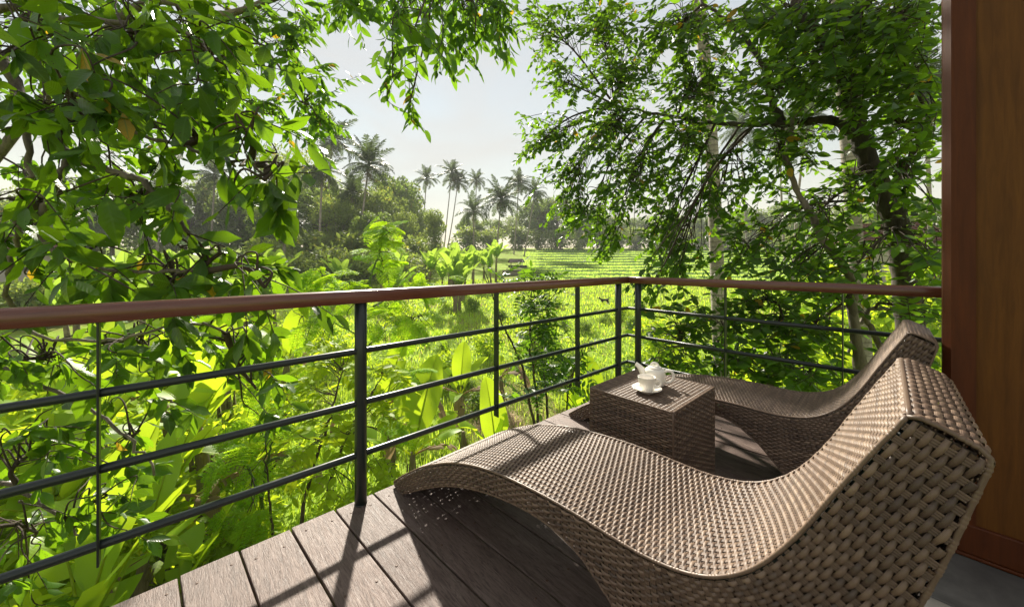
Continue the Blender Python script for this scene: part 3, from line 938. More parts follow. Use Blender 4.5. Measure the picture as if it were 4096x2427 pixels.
def terrain():
    ys = np.concatenate([np.linspace(-60, 2, 12), np.linspace(3, 37, 60), np.arange(37.3, 110, 0.30), np.linspace(112, 200, 16)])
    us = np.concatenate([np.linspace(-2.2, -1.5, 8), np.linspace(-1.45, 1.45, 110), np.linspace(1.5, 2.2, 8)])
    Y, U = np.meshgrid(ys, us, indexing='ij')
    X = U * (np.abs(Y) + 12.0)
    Z = ground_z(X, Y)
    n, k = Y.shape
    idx = np.arange(n * k).reshape(n, k)
    F = np.stack([idx[:-1, :-1], idx[:-1, 1:], idx[1:, 1:], idx[1:, :-1]], -1).reshape(-1, 4)
    mb = MB()
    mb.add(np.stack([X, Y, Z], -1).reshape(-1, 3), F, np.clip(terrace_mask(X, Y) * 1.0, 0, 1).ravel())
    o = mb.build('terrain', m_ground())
    tag(o, kind='structure')
terrain()

# ---------------------------------------------------------------- leaf tools
def leaf_template(n, width, fold, curl, tipdroop, shape='oval', wav=0.0, seed=0):
    rng = np.random.default_rng(seed)
    t = np.linspace(0, 1, n)
    if shape == 'oval': w = np.sin(math.pi * np.clip(t, 0, 1) ** 0.85) ** 0.75 * (1 - 0.15 * t)
    elif shape == 'obov': w = np.sin(math.pi * t ** 1.25) ** 0.8
    elif shape == 'acum': w = np.sin(math.pi * np.clip(t, 0, 1) ** 1.08) ** 0.85 * (1 - 0.55 * np.clip((t - 0.82) / 0.18, 0, 1))
    elif shape == 'lance': w = np.sin(math.pi * t ** 0.75) ** 0.9
    else: w = np.sin(math.pi * t) ** 0.6
    w[0] = 0.03; w[-1] = 0.0
    w = w * width * 0.5
    ph = rng.uniform(0, 6)
    z = -tipdroop * t ** 2 + 0.02 * np.sin(t * 5 + ph)
    V, uv = [], []
    for i in range(n):
        wl = w[i] * (1 + wav * math.sin(t[i] * 19 + ph)); wr = w[i] * (1 + wav * math.sin(t[i] * 17 + ph + 2))
        zz = wav * 0.10 * math.sin(t[i] * 15 + ph)
        V += [(t[i], -wl, z[i] + fold * wl + zz - curl * wl ** 2), (t[i], 0, z[i]), (t[i], wr, z[i] + fold * wr - zz - curl * wr ** 2)]
        uv += [(-1, t[i]), (0, t[i]), (1, t[i])]
    idx = np.arange(n * 3).reshape(n, 3)
    F = np.stack([idx[:-1, :-1], idx[:-1, 1:], idx[1:, 1:], idx[1:, :-1]], -1).reshape(-1, 4)
    return np.array(V), F, np.array(uv)
def frames(d, n):
    d = d / (np.linalg.norm(d, axis=1)[:, None] + 1e-9)
    n = n - d * np.sum(n * d, 1)[:, None]
    n = n / (np.linalg.norm(n, axis=1)[:, None] + 1e-9)
    s = np.cross(n, d)
    return d, s, n
def leaves_mesh(mb, tmpl, p, d, n, L, rv):
    """write many leaves into one mesh (foliage)"""
    tm = np.arange(len(p)) % len(tmpl)
    d, s, n = frames(d, n)
    for k, (V, F, uv) in enumerate(tmpl):
        q = np.where(tm == k)[0]
        if len(q) == 0: continue
        P = p[q][:, None] + L[q][:, None, None] * (V[None, :, 0, None] * d[q][:, None] + V[None, :, 1, None] * s[q][:, None] + V[None, :, 2, None] * n[q][:, None])
        m = len(V)
        FF = (F[None] + (np.arange(len(q)) * m)[:, None, None]).reshape(-1, 4)
        mb.add(P.reshape(-1, 3), FF, np.repeat(rv[q], m), np.tile(uv, (len(q), 1)))
class LeafKind:
    """shared leaf meshes: a few shapes x a few tones"""
    def __init__(s, name, tmpl, mat, tones=(0.1, 0.35, 0.6, 0.85, 0.99)):
        s.tmpl, s.mat, s.tones, s.me = tmpl, mat, tones, {}
        for k, (V, F, uv) in enumerate(tmpl):
            for j, tn in enumerate(tones):
                mb = MB(); mb.add(V, F, tn, uv)
                me = mb.mesh(name); me.materials.append(mat)
                s.me[(k, j)] = me
    def put(s, name, parent, inv, p, d, n, L, rv, k):
        j = int(np.argmin([abs(rv - t) for t in s.tones[:-1]])) if rv < 0.965 else len(s.tones) - 1
        o = bpy.data.objects.new(name, s.me[(k % len(s.tmpl), j)])
        M = np.eye(4); M[:3, 0], M[:3, 1], M[:3, 2], M[:3, 3] = d * L, np.cross(n, d) * L, n * L, p
        COL.objects.link(o); o.parent = parent
        o.matrix_local = inv @ Matrix(M.tolist())
        return o
def in_frame(p, margin=60):
    Y = np.maximum(p[:, 1], 0.05)
    px = 2048 + F_PX * p[:, 0] / Y; py = YH - F_PX * (p[:, 2] - CAM_H) / Y
    return (p[:, 1] > 0.3) & (px > -margin) & (px < 3780) & (py > -margin) & (py < 2427 + margin)

def spray_tree(name, label, base, limbs, regions, kind, leafmat, barkmat, seed, leaf_len, per_twig, twig_len, gravity=0.35, outdir=(0, 0, 0), lean_up=0.6, max_obj=300, group=None, mid_r=0.012, whorl=False, npart='leaf', dens=1.0):
    """tree: limbs = list of (control points, r0, r1); regions = (px, py, rx, ry, D0, D1, twigs)"""
    rng = np.random.default_rng(seed)
    root = empty(name, tuple(base))
    tag(root, label, 'tree', group)
    inv = Matrix.Translation(-Vector(base))
    trunk = MB(); nodes = []
    for pts, r0, r1 in limbs:
        P = smooth_path(pts, max(8, 6 * len(pts)))
        jit = rng.normal(0, 0.012, P.shape) * np.linspace(0.3, 1, len(P))[:, None]
        P = P + jit
        nodes.append(P)
        trunk.tube(P - np.array(base), np.linspace(r0, r1, len(P)) * (1 + 0.08 * rng.normal(size=len(P))), 10)
    trunk.build('trunk', barkmat, root)
    allnodes = np.vstack(nodes)
    br = MB()
    Ps, Ds, Ns, Ls = [], [], [], []
    for (px, py, rx, ry, D0, D1, nt_) in regions:
        c = at(px, py, 0.5 * (D0 + D1))
        j = np.argmin(np.linalg.norm(allnodes - c, axis=1))
        a = allnodes[j]
        midp = (a + c) / 2 + np.array([0, 0, 0.10 * np.linalg.norm(c - a)]) + rng.normal(0, 0.05, 3)
        B = smooth_path([a, midp, c], 14)
        br.tube(B - np.array(base), np.linspace(mid_r * 1.5, mid_r * 0.6, 14), 6, cap=False)
        for _ in range(int(round(nt_ * dens))):
            g = rng.normal(0, 0.5, 3)
            D = D0 + (D1 - D0) * rng.random()
            tip = at(px + rx * g[0] * 1.15, py + ry * g[1] * 1.15, D)
            s0 = B[rng.integers(5, 14)]
            out = tip - s0; out /= np.linalg.norm(out) + 1e-6
            dr = out * 0.8 + np.array(outdir) + rng.normal(0, 0.45, 3) + np.array([0, 0, -gravity])
            dr /= np.linalg.norm(dr)
            tl = twig_len * rng.uniform(0.6, 1.3)
            q0 = tip - dr * tl * 0.5; q1 = tip + dr * tl * 0.5 + np.array([0, 0, -gravity * 0.25 * tl])
            path = smooth_path([s0, (s0 + q0) / 2 + rng.normal(0, 0.03, 3) + np.array([0, 0, 0.05]), q0, tip, q1], 22)
            br.tube(path[::1] - np.array(base), np.linspace(mid_r * 0.5, mid_r * 0.14, 22), 5, cap=False)
            k = max(3, int(per_twig * rng.uniform(0.7, 1.3)))
            ts = np.linspace(0.42, 1.0, k) if not whorl else 1 - rng.random(k) ** 1.7 * 0.5
            side = np.cross(dr, [0, 0, 1.0]); side /= np.linalg.norm(side) + 1e-6
            for i, t in enumerate(ts):
                f = t * 21; i0 = min(20, int(f)); p = path[i0] + (path[i0 + 1] - path[i0]) * (f - i0)
                tg = path[i0 + 1] - path[i0]; tg /= np.linalg.norm(tg) + 1e-9
                sg = 1 if i % 2 else -1
                if whorl:
                    an = rng.uniform(0, 2 * math.pi)
                    up2 = np.cross(side, tg)
                    rad = side * math.cos(an) + up2 * math.sin(an)
                    d = tg * rng.uniform(0.3, 0.9) + rad * 0.8 + np.array([0, 0, -gravity * 0.9])
                else:
                    d = tg * rng.uniform(0.35, 0.8) + side * sg * 0.75 + np.array([0, 0, -gravity * 0.8]) + rng.normal(0, 0.2, 3)
                nn = np.array([0, 0, lean_up]) + rng.normal(0, 0.42, 3) + np.array([0, -0.15, 0])
                Ps.append(p); Ds.append(d); Ns.append(nn); Ls.append(leaf_len * rng.uniform(0.45, 1.3) * (1.0 if t < 0.97 else 0.8))
    br_o = br.build('branches', MAT['twig'], root); tag(br_o, kind='stuff')
    Ps, Ds, Ns, Ls = map(np.array, (Ps, Ds, Ns, Ls))
    rv = np.clip(rng.normal(0.5, 0.24, len(Ps)), 0, 0.95); rv[rng.random(len(Ps)) < 0.010] = 1.0
    d, s, n = frames(Ds, Ns)
    score = np.where(in_frame(Ps), Ls / np.maximum(Ps[:, 1], 0.3), 0)
    order = np.argsort(-score)
    sel = order[:max_obj]; sel = sel[score[sel] > 0]
    for i in sel:
        kind.put(npart, root, inv, Ps[i], d[i], n[i], Ls[i], rv[i], int(i))
    rest = np.setdiff1d(np.arange(len(Ps)), sel)
    if len(rest):
        mb = MB()
        leaves_mesh(mb, kind.tmpl, Ps[rest] - np.array(base), d[rest], n[rest], Ls[rest], rv[rest])
        fo = mb.build('foliage', leafmat, root); tag(fo, kind='stuff')
    return root

def gz(x, y): return float(ground_z(np.array([x]), np.array([y]))[0])

# ---- big-leaved tree at the left, reaching over the railing
TA = [leaf_template(10, wd_, fo_, 0.6, dr, 'acum', 0.10, sd) for sd, dr, wd_, fo_ in ((1, 0.06, 0.42, 0.15), (2, 0.25, 0.38, 0.35), (3, 0.42, 0.44, 0.25), (4, 0.15, 0.36, 0.55), (5, -0.12, 0.40, 0.10), (6, 0.55, 0.40, 0.4))]
KA = LeafKind('leaf', TA, MAT['leaf_a'])
tb = np.array([-3.9, 2.3, -3.25])
spray_tree('broadleaf_tree', 'nearest broad-leaved tree reaching over the railing from the left edge', tb,
    [([tb, tb + (0.1, 0, 1.6), tb + (0.25, -0.1, 3.2), (-3.3, 2.2, 1.2), (-3.1, 2.1, 3.2)], 0.16, 0.07),
     ([(-3.45, 2.2, 0.6), at(-80, 250, 2.2), at(90, 400, 2.1), at(260, 600, 2.05), at(480, 700, 2.05), at(600, 740, 2.0), at(760, 930, 2.0)], 0.035, 0.010),
     ([at(90, 400, 2.1), at(110, 560, 2.1), at(110, 760, 2.1), at(60, 960, 2.1), at(20, 1180, 2.15)], 0.018, 0.010),
     ([at(280, 610, 2.05), at(230, 740, 2.0), at(165, 850, 2.0), at(170, 960, 2.0), at(300, 1040, 2.0), at(560, 1090, 1.95), at(800, 1080, 1.9)], 0.018, 0.008),
     ([at(90, 400, 2.1), at(350, 500, 2.1), at(650, 560, 2.1), at(900, 640, 2.0), at(1020, 650, 1.9)], 0.014, 0.006),
     ([(-3.3, 2.2, 1.0), at(-60, 100, 2.4), at(300, 80, 2.5), at(700, 120, 2.4), at(900, 220, 2.2)], 0.03, 0.008),
     ([(-3.5, 2.2, -0.4), at(-50, 1500, 2.6), at(200, 1560, 2.6), at(480, 1720, 2.6), at(620, 1900, 2.6)], 0.022, 0.007),
     ([at(20, 1180, 2.15), at(120, 1330, 2.3), at(420, 1360, 2.4), at(760, 1300, 2.3), at(1000, 1330, 2.3)], 0.012, 0.006),
     ([(-3.5, 2.2, -1.0), at(-50, 1950, 2.7), at(150, 2000, 2.7), at(330, 2150, 2.7)], 0.022, 0.007)],
    [(150, 150, 260, 240, 1.7, 2.7, 13), (500, 130, 280, 190, 1.8, 2.8, 13), (840, 230, 190, 220, 1.7, 2.4, 9), (300, 480, 300, 200, 1.6, 2.5, 11), (740, 480, 230, 180, 1.7, 2.3, 8),
     (980, 560, 120, 120, 1.7, 2.0, 4), (1060, 720, 70, 60, 1.65, 1.8, 3), (230, 800, 280, 180, 1.7, 2.5, 8), (560, 800, 180, 130, 1.7, 2.3, 5), (880, 1010, 130, 80, 1.7, 2.2, 3), (350, 1050, 340, 110, 1.7, 2.5, 9), (720, 1120, 230, 80, 1.7, 2.3, 6), (1060, 1150, 110, 45, 1.75, 2.1, 3),
     (200, 1430, 300, 130, 2.3, 3.2, 12), (600, 1400, 240, 110, 2.3, 3.1, 9), (930, 1370, 200, 90, 2.3, 3.0, 6), (180, 1780, 280, 190, 2.5, 3.3, 11), (150, 2130, 240, 180, 2.5, 3.3, 9), (560, 1720, 120, 120, 2.4, 3.0, 4), (430, 1980, 160, 140, 2.5, 3.1, 5), (1030, 1560, 90, 100, 2.3, 2.8, 3)],
    KA, MAT['leaf_a'], MAT['bark_grey'], 11, 0.158, 10, 0.36, 0.42, (0.25, 0, 0), 0.55, 300, None, 0.0135, True, 'leaf', 1.6)

# ---- second tree of the same kind further out, its crown hanging into the top of the view
TB = [leaf_template(6, 0.40, 0.25, 0.3, dr, 'oval', 0.04, sd) for sd, dr in ((11, 0.08), (12, 0.2), (13, 0.3), (14, 0.0))]
KB = LeafKind('leaf', TB, MAT['leaf_b'])
tb2 = np.array([-7.6, 4.8, -3.3])
spray_tree('broadleaf_tree', 'taller leafy tree behind it whose twigs hang into the top of the sky', tb2,
    [([tb2, tb2 + (0.1, 0, 2.2), tb2 + (0.3, -0.1, 5.0), tb2 + (0.7, -0.3, 7.5)], 0.20, 0.09),
     ([tb2 + (0.3, -0.1, 5.0), at(500, 60, 4.7), at(900, 60, 4.5), at(1250, -60, 4.3), at(1600, -80, 4.0), at(1950, -60, 4.0)], 0.06, 0.012),
     ([at(900, 60, 4.5), at(1080, 220, 4.5), at(1200, 400, 4.5)], 0.02, 0.008),
     ([at(500, 60, 4.7), at(750, 250, 4.8), at(1000, 420, 4.8)], 0.02, 0.008)],
    [(980, 130, 230, 160, 4.0, 5.2, 26), (1180, 190, 110, 180, 4.0, 5.0, 19), (1220, 400, 90, 110, 4.2, 4.9, 11), (1285, 515, 60, 45, 4.3, 4.7, 4), (1090, 460, 130, 120, 4.3, 5.2, 13), (720, 100, 260, 130, 4.2, 5.4, 18), (900, 350, 200, 150, 4.4, 5.4, 14), (400, 120, 280, 150, 4.0, 5.6, 26), (120, 150, 200, 180, 4.0, 5.6, 20), (300, 450, 280, 180, 4.2, 5.6, 22), (650, 420, 220, 150, 4.2, 5.4, 18), (150, 750, 220, 160, 4.2, 5.4, 12), (500, 700, 200, 120, 4.2, 5.4, 8),
     (1430, 20, 170, 70, 3.4, 4.4, 14), (1640, 20, 170, 80, 3.2, 4.4, 15), (1850, 40, 150, 90, 3.5, 4.5, 18), (1985, 60, 60, 110, 3.8, 4.5, 9), (1570, 310, 50, 50, 3.4, 3.7, 4), (1640, 410, 28, 35, 3.4, 3.6, 2), (1800, 190, 50, 50, 3.6, 4.0, 3), (1640, 160, 130, 50, 2.4, 3.4, 6), (1900, 150, 60, 60, 3.6, 4.0, 4)],
    KB, MAT['leaf_b'], MAT['bark_grey'], 21, 0.140, 13, 0.42, 0.45, (0.1, 0, -0.1), 0.5, 300, None, 0.010, False, 'leaf', 1.3)

# ---- dark small-leaved tree at the right
TC = [leaf_template(6, 0.50, 0.2, 0.3, dr, 'oval', 0.03, sd) for sd, dr in ((21, 0.05), (22, 0.15), (23, 0.25), (24, -0.05))]
KC = LeafKind('leaf', TC, MAT['leaf_c'])
tb3 = np.array([*at(3680, 0, 4.1)[:2], -3.25])
spray_tree('shade_tree', 'dark leaning tree with crooked trunk and small leaves beyond the right-hand rail', tb3,
    [([tb3, at(3690, 1800, 4.1), at(3640, 1300, 4.05), at(3612, 1057, 4.0), at(3571, 857, 3.95), at(3486, 671, 3.9), at(3428, 500, 3.9), at(3386, 328, 3.9), at(3330, 200, 3.9), at(3214, 90, 3.9), at(3186, -60, 3.9), at(3150, -500, 3.9)], 0.135, 0.045),
     ([at(3440, 560, 3.9), at(3370, 500, 3.9), at(3286, 480, 4.0), at(3114, 493, 4.2), at(2950, 500, 4.5), at(2700, 470, 5.0), at(2450, 420, 5.6)], 0.058, 0.012),
     ([at(3130, 493, 4.2), at(3086, 400, 4.2), at(3057, 280, 4.3), at(2950, 120, 4.5), at(2800, 0, 4.8)], 0.045, 0.015),
     ([at(3330, 200, 3.9), at(3420, 60, 3.6), at(3560, -60, 3.3)], 0.06, 0.03),
     ([at(3530, 800, 3.95), at(3640, 640, 3.7), at(3720, 480, 3.5)], 0.035, 0.015)],
    [(2160, 110, 80, 110, 5.4, 6.4, 12), (2240, 320, 70, 90, 5.4, 6.4, 12), (2180, 560, 90, 60, 5.4, 6.2, 12), (2130, 600, 50, 30, 5.5, 6.0, 4), (2260, 720, 90, 70, 5.2, 6.2, 14), (2250, 850, 60, 50, 5.4, 6.0, 7), (2350, 880, 80, 70, 5.0, 6.0, 11), (2440, 985, 50, 40, 5.0, 5.6, 5),
     (2400, 90, 130, 90, 4.8, 6.2, 24), (2470, 290, 150, 140, 4.8, 6.2, 34), (2430, 530, 150, 130, 4.8, 6.0, 32), (2540, 760, 150, 110, 4.6, 5.8, 26), (2640, 930, 100, 100, 4.4, 5.2, 15), (2700, 1050, 80, 70, 4.2, 4.8, 9), (2620, 1130, 60, 20, 3.9, 4.3, 3),
     (2730, 110, 180, 110, 4.2, 5.6, 32), (2800, 330, 180, 140, 4.2, 5.6, 34), (2740, 590, 160, 120, 4.2, 5.4, 26), (2880, 800, 140, 110, 4.0, 5.0, 14), (2960, 1020, 120, 100, 3.8, 4.6, 11),
     (3080, 110, 180, 120, 3.2, 5.0, 30), (3120, 340, 180, 130, 3.2, 4.8, 28), (3120, 600, 160, 120, 3.4, 4.6, 18), (3250, 880, 150, 130, 3.2, 4.6, 15), (3180, 1080, 160, 80, 3.3, 4.4, 12),
     (3460, 130, 220, 130, 2.8, 4.4, 32), (3640, 330, 110, 130, 2.8, 4.0, 14), (3620, 700, 110, 180, 2.9, 4.2, 15), (3700, 1000, 60, 150, 2.9, 4.0, 9), (3430, 1050, 130, 110, 3.0, 4.2, 9), (3400, 700, 100, 100, 3.4, 4.4, 7), (3450, 350, 120, 100, 3.0, 4.4, 14), (3300, 60, 150, 70, 2.9, 4.4, 14), (3620, 120, 120, 120, 2.7, 3.8, 16), (3600, 500, 120, 100, 2.9, 4.0, 10), (3300, 260, 120, 90, 3.0, 4.4, 9)],
    KC, MAT['leaf_c'], MAT['bark_dark'], 31, 0.104, 15, 0.44, 0.20, (-0.25, 0, 0), 0.6, 300, None, 0.012, False, 'leaf', 2.2)
# ---- lower bushy tree just beyond the right-hand railing
tb4 = np.array([*at(3420, 0, 3.5)[:2], -3.25])
spray_tree('shrub_tree', 'slender pale-barked sapling with tangled low branches behind the far lounger', tb4,
    [([tb4, at(3460, 1900, 3.5), at(3450, 1550, 3.5), at(3410, 1250, 3.5), at(3407, 1128, 3.5), at(3314, 985, 3.5), at(3214, 800, 3.6), at(3143, 628, 3.7), at(3180, 470, 3.8), at(3257, 340, 3.8)], 0.055, 0.016),
     ([tb4 + (0, 0, 1.3), at(3250, 1700, 3.6), at(3000, 1480, 3.7), at(2860, 1400, 3.8), at(2700, 1380, 3.9)], 0.03, 0.010),
     ([tb4 + (0, 0, 1.0), at(3200, 1900, 3.5), at(3030, 1560, 3.6), at(3250, 1450, 3.6)], 0.026, 0.010),
     ([at(3560, 1500, 3.7), at(3480, 1300, 3.7), at(3400, 1230, 3.7), at(3300, 1260, 3.7), at(3100, 1330, 3.7)], 0.030, 0.010),
     ([at(3600, 1240, 3.8), at(3480, 1240, 3.75), at(3420, 1330, 3.7), at(3390, 1420, 3.7)], 0.022, 0.012)],
    [(2720, 1330, 110, 90, 3.6, 4.3, 12), (2700, 1480, 130, 60, 3.5, 4.2, 12), (2900, 1300, 130, 90, 3.5, 4.3, 12), (2900, 1450, 150, 80, 3.4, 4.2, 15), (3100, 1300, 150, 90, 3.3, 4.2, 15), (3100, 1450, 150, 90, 3.3, 4.2, 15), (3280, 1350, 130, 100, 3.2, 4.0, 12), (3250, 1520, 150, 90, 3.2, 4.0, 11), (3000, 1200, 120, 50, 3.4, 4.2, 8), (3280, 1180, 120, 50, 3.3, 4.0, 7), (3000, 1620, 250, 80, 3.3, 4.2, 14), (3700, 1250, 60, 100, 3.0, 3.8, 5), (3720, 1450, 50, 100, 3.0, 3.6, 4)],
    KC, MAT['leaf_c'], MAT['bark_grey'], 41, 0.105, 13, 0.40, 0.12, (-0.1, 0, 0.1), 0.6, 250, None, 0.010, False, 'leaf', 1.9)

# ---------------------------------------------------------------- feathery saplings (twice-divided leaves)
def compound_leaf(npairs, pin_len, nleaf, ll, lw, droop, twice=True, seed=0, length=1.0):
    """one divided leaf along +x, length 1: rachis, side stalks and leaflets in one mesh"""
    rng = np.random.default_rng(seed)
    mb = MB()
    def rach(t): return np.array([t * length, 0, -droop * t ** 2])
    mb.tube([rach(t) for t in np.linspace(0, 1, 7)], np.linspace(0.008, 0.003, 7), 4, cap=False, a=0.2)
    tri = np.array([(0, 0, 0), (0.5, -0.5, 0.06), (1, 0, -0.05), (0.5, 0.5, 0.06)])
    P, Dd, Nn, L, W = [], [], [], [], []
    for i in range(npairs):
        t = 0.14 + 0.86 * (i + 0.5) / npairs
        for sg in (-1, 1):
            o = rach(t)
            pl = pin_len * math.sin(math.pi * (0.22 + 0.70 * t)) * rng.uniform(0.9, 1.1)
            dr = np.array([0.45, sg * 0.9, -0.12 + rng.normal(0, 0.06)]); dr /= np.linalg.norm(dr)
            if twice:
                mb.tube([o, o + dr * pl * 0.5, o + dr * pl + (0, 0, -0.12 * pl)], [0.003, 0.002, 0.001], 3, cap=False, a=0.3)
                side = np.cross([0, 0, 1.0], dr)
                for k in range(nleaf):
                    u = (k + 0.7) / nleaf
                    q = o + dr * pl * u + np.array([0, 0, -0.12 * pl * u * u])
                    for s2 in (-1, 1):
                        P.append(q); Dd.append(dr * 0.35 + side * s2 * 0.95 + np.array([0, 0, rng.normal(0, .1)])); Nn.append((rng.normal(0, .25), rng.normal(0, .25), 1.0)); L.append(ll * (0.75 + 0.35 * math.sin(math.pi * u))); W.append(lw)
            else:
                P.append(o); Dd.append(dr + rng.normal(0, 0.12, 3)); Nn.append((rng.normal(0, .3), rng.normal(0, .3), 1.0)); L.append(pl); W.append(lw)
    if not twice:
        P.append(rach(1.0)); Dd.append((1, 0, -0.2)); Nn.append((0, 0, 1.0)); L.append(pin_len); W.append(lw)
    P, Dd, Nn, L = map(lambda a: np.array(a, float), (P, Dd, Nn, L))
    d, s, n = frames(Dd, Nn)
    if twice:
        V = P[:, None] + L[:, None, None] * (tri[None, :, 0, None] * d[:, None] + tri[None, :, 1, None] * lw * s[:, None] + tri[None, :, 2, None] * n[:, None])
        F = (np.array([[0, 1, 2, 3]])[None] + (np.arange(len(P)) * 4)[:, None, None]).reshape(-1, 4)
        mb.add(V.reshape(-1, 3), F, np.repeat(np.clip(rng.normal(0.55, 0.2, len(P)), 0, 1), 4), np.tile([(0.5, 0), (-1, .5), (0.5, 1), (1, .5)], (len(P), 1)))
    else:
        T = [leaf_template(5, lw, 0.25, 0.3, 0.1, 'oval', 0.0, q) for q in (1, 2)]
        leaves_mesh(mb, T, P, d, n, L, np.clip(rng.normal(0.5, 0.22, len(P)), 0, 0.93))
    return mb
FERN = []
for sd in range(4):
    me = compound_leaf(11, 0.42, 11, 0.068, 0.55, 0.35 + 0.1 * sd, True, sd).mesh('leaf'); me.materials.append(MAT['fern']); FERN.append(me)
PINN = []
for sd in range(4):
    me = compound_leaf(6, 0.36, 0, 0, 0.52, 0.25 + 0.1 * sd, False, 50 + sd).mesh('leaf'); me.materials.append(MAT['pinna']); PINN.append(me)
PIND = []
for sd in range(4):
    me = compound_leaf(8, 0.25, 0, 0, 0.42, 0.2 + 0.1 * sd, False, 70 + sd).mesh('leaf'); me.materials.append(MAT['leaf_b']); PIND.append(me)

def sapling(name, label, cat, stems, regions, meshes, seed, size, barkmat, group=None, droop=0.2):
    """thin-stemmed plant carrying divided leaves, each leaf an object"""
    rng = np.random.default_rng(seed)
    b0 = np.array(stems[0][0][0], float)
    root = empty(name, tuple(b0)); tag(root, label, cat, group)
    inv = Matrix.Translation(-Vector(b0))
    nodes = []
    for pts, r0, r1 in stems:
        P = smooth_path(pts, 8 * len(pts)); P = P + rng.normal(0, 0.008, P.shape)
        nodes.append(P)
        mb = MB(); mb.tube(P - b0, np.linspace(r0, r1, len(P)), 7)
        mb.build('stem', barkmat, root)
    nodes = np.vstack(nodes)
    tw = MB()
    for (px, py, rx, ry, D0, D1, n) in regions:
        for _ in range(n):
            g = rng.normal(0, 0.55, 2)
            tip = at(px + rx * g[0], py + ry * g[1], rng.uniform(D0, D1))
            j = np.argmin(np.linalg.norm(nodes - tip, axis=1)); a = nodes[j]
            d = tip - a; d[2] = d[2] * 0.5 + rng.uniform(-0.1, 0.25) * size
            d += rng.normal(0, 0.3 * size, 3); d /= np.linalg.norm(d) + 1e-6
            L = size * rng.uniform(0.7, 1.25)
            o = tip - d * L * 0.5
            tw.tube(smooth_path([a, (a + o) / 2 + rng.normal(0, 0.03, 3), o], 8) - b0, np.linspace(0.007, 0.003, 8) * (size / 0.4), 4, cap=False)
            n_ = np.array([rng.normal(0, .35), rng.normal(0, .35) - 0.1, 1.0])
            dd, s, nn = frames(d[None], n_[None])
            ob = bpy.data.objects.new('leaf', meshes[rng.integers(len(meshes))])
            M = np.eye(4); M[:3, 0], M[:3, 1], M[:3, 2], M[:3, 3] = dd[0] * L, s[0] * L, nn[0] * L, o
            COL.objects.link(ob); ob.parent = root; ob.matrix_local = inv @ Matrix(M.tolist())
    t = tw.build('twigs', MAT['twig'], root); tag(t, kind='stuff')
    return root
def gpt(px, D, dz=0.0):
    x = (px - 2048) / F_PX * D
    return np.array([x, D, gz(x, D) + dz])
sapling('feathery_sapling', 'bright yellow-green feathery sapling rising above the handrail in the middle', 'tree',
    [([gpt(1440, 8.0), at(1440, 1500, 8.0), at(1455, 1250, 8.0), at(1480, 1120, 8.0), at(1520, 1000, 8.0), at(1535, 905, 8.0)], 0.045, 0.008),
     ([at(1455, 1260, 8.0), at(1380, 1170, 7.9), at(1290, 1100, 7.8)], 0.02, 0.006), ([at(1460, 1240, 8.0), at(1600, 1170, 8.2), at(1700, 1110, 8.3)], 0.02, 0.006),
     ([at(1450, 1350, 8.0), at(1330, 1290, 7.6), at(1200, 1260, 7.4)], 0.02, 0.006), ([at(1450, 1400, 8.0), at(1580, 1300, 7.8), at(1680, 1260, 7.7)], 0.02, 0.006)],
    [(1535, 910, 55, 30, 7.7, 8.3, 12), (1525, 970, 70, 45, 7.7, 8.3, 13), (1530, 1050, 60, 50, 7.7, 8.3, 9), (1270, 1100, 90, 45, 7.4, 8.2, 13), (1370, 1140, 90, 40, 7.4, 8.4, 11), (1690, 1130, 100, 40, 7.8, 8.6, 15), (1560, 1230, 150, 50, 7.2, 8.4, 12), (1650, 1290, 90, 60, 7.2, 8.2, 9), (1250, 1260, 130, 70, 7.0, 8.0, 11), (1180, 1400, 150, 80, 6.4, 7.4, 7), (1500, 1330, 90, 60, 7.2, 8.0, 8)],
    FERN, 5, 0.52, MAT['green_stem'])
sapling('feathery_sapling', 'low feathery green sapling growing below the left part of the railing', 'plant',
    [([gpt(1040, 5.2), at(1060, 1900, 5.1), at(1110, 1700, 5.0)], 0.03, 0.008), ([at(1050, 2000, 5.1), at(980, 1850, 4.9), at(900, 1780, 4.8)], 0.02, 0.006), ([at(1070, 1850, 5.1), at(1250, 1780, 4.9), at(1400, 1700, 4.8)], 0.02, 0.006)],
    [(930, 1780, 110, 70, 4.5, 5.2, 5), (1080, 1700, 130, 80, 4.5, 5.2, 5), (1250, 1820, 130, 90, 4.4, 5.2, 4), (1550, 1700, 70, 60, 5.0, 5.6, 5), (900, 1900, 100, 60, 4.5, 5.0, 5), (1650, 1480, 70, 40, 5.4, 6.0, 4), (1000, 2050, 120, 80, 4.3, 5.0, 5)],
    FERN, 6, 0.46, MAT['green_stem'])
sapling('leafy_shrub', 'yellow-green shrub with rounded leaflets behind the main railing post', 'shrub',
    [([gpt(1180, 4.6), at(1220, 2000, 4.5), at(1310, 1700, 4.4), at(1370, 1480, 4.4)], 0.03, 0.008), ([gpt(1260, 4.4), at(1330, 1900, 4.4), at(1450, 1650, 4.4), at(1530, 1500, 4.5)], 0.022, 0.006), ([gpt(1120, 4.7), at(1080, 2000, 4.6), at(1060, 1750, 4.5)], 0.02, 0.006)],
    [(1360, 1420, 90, 70, 4.1, 4.8, 14), (1250, 1550, 110, 80, 4.1, 4.8, 13), (1520, 1480, 80, 60, 4.2, 4.9, 10), (1350, 1700, 110, 80, 4.0, 4.6, 12), (1250, 1850, 140, 80, 4.0, 4.6, 14), (1520, 1620, 70, 70, 4.2, 4.8, 8), (1500, 1850, 70, 80, 4.0, 4.6, 8), (1120, 1650, 90, 80, 4.2, 4.8, 8), (1330, 2000, 110, 60, 3.9, 4.5, 9), (1490, 1980, 60, 50, 3.9, 4.5, 5)],
    PINN, 7, 0.36, MAT['twig'])
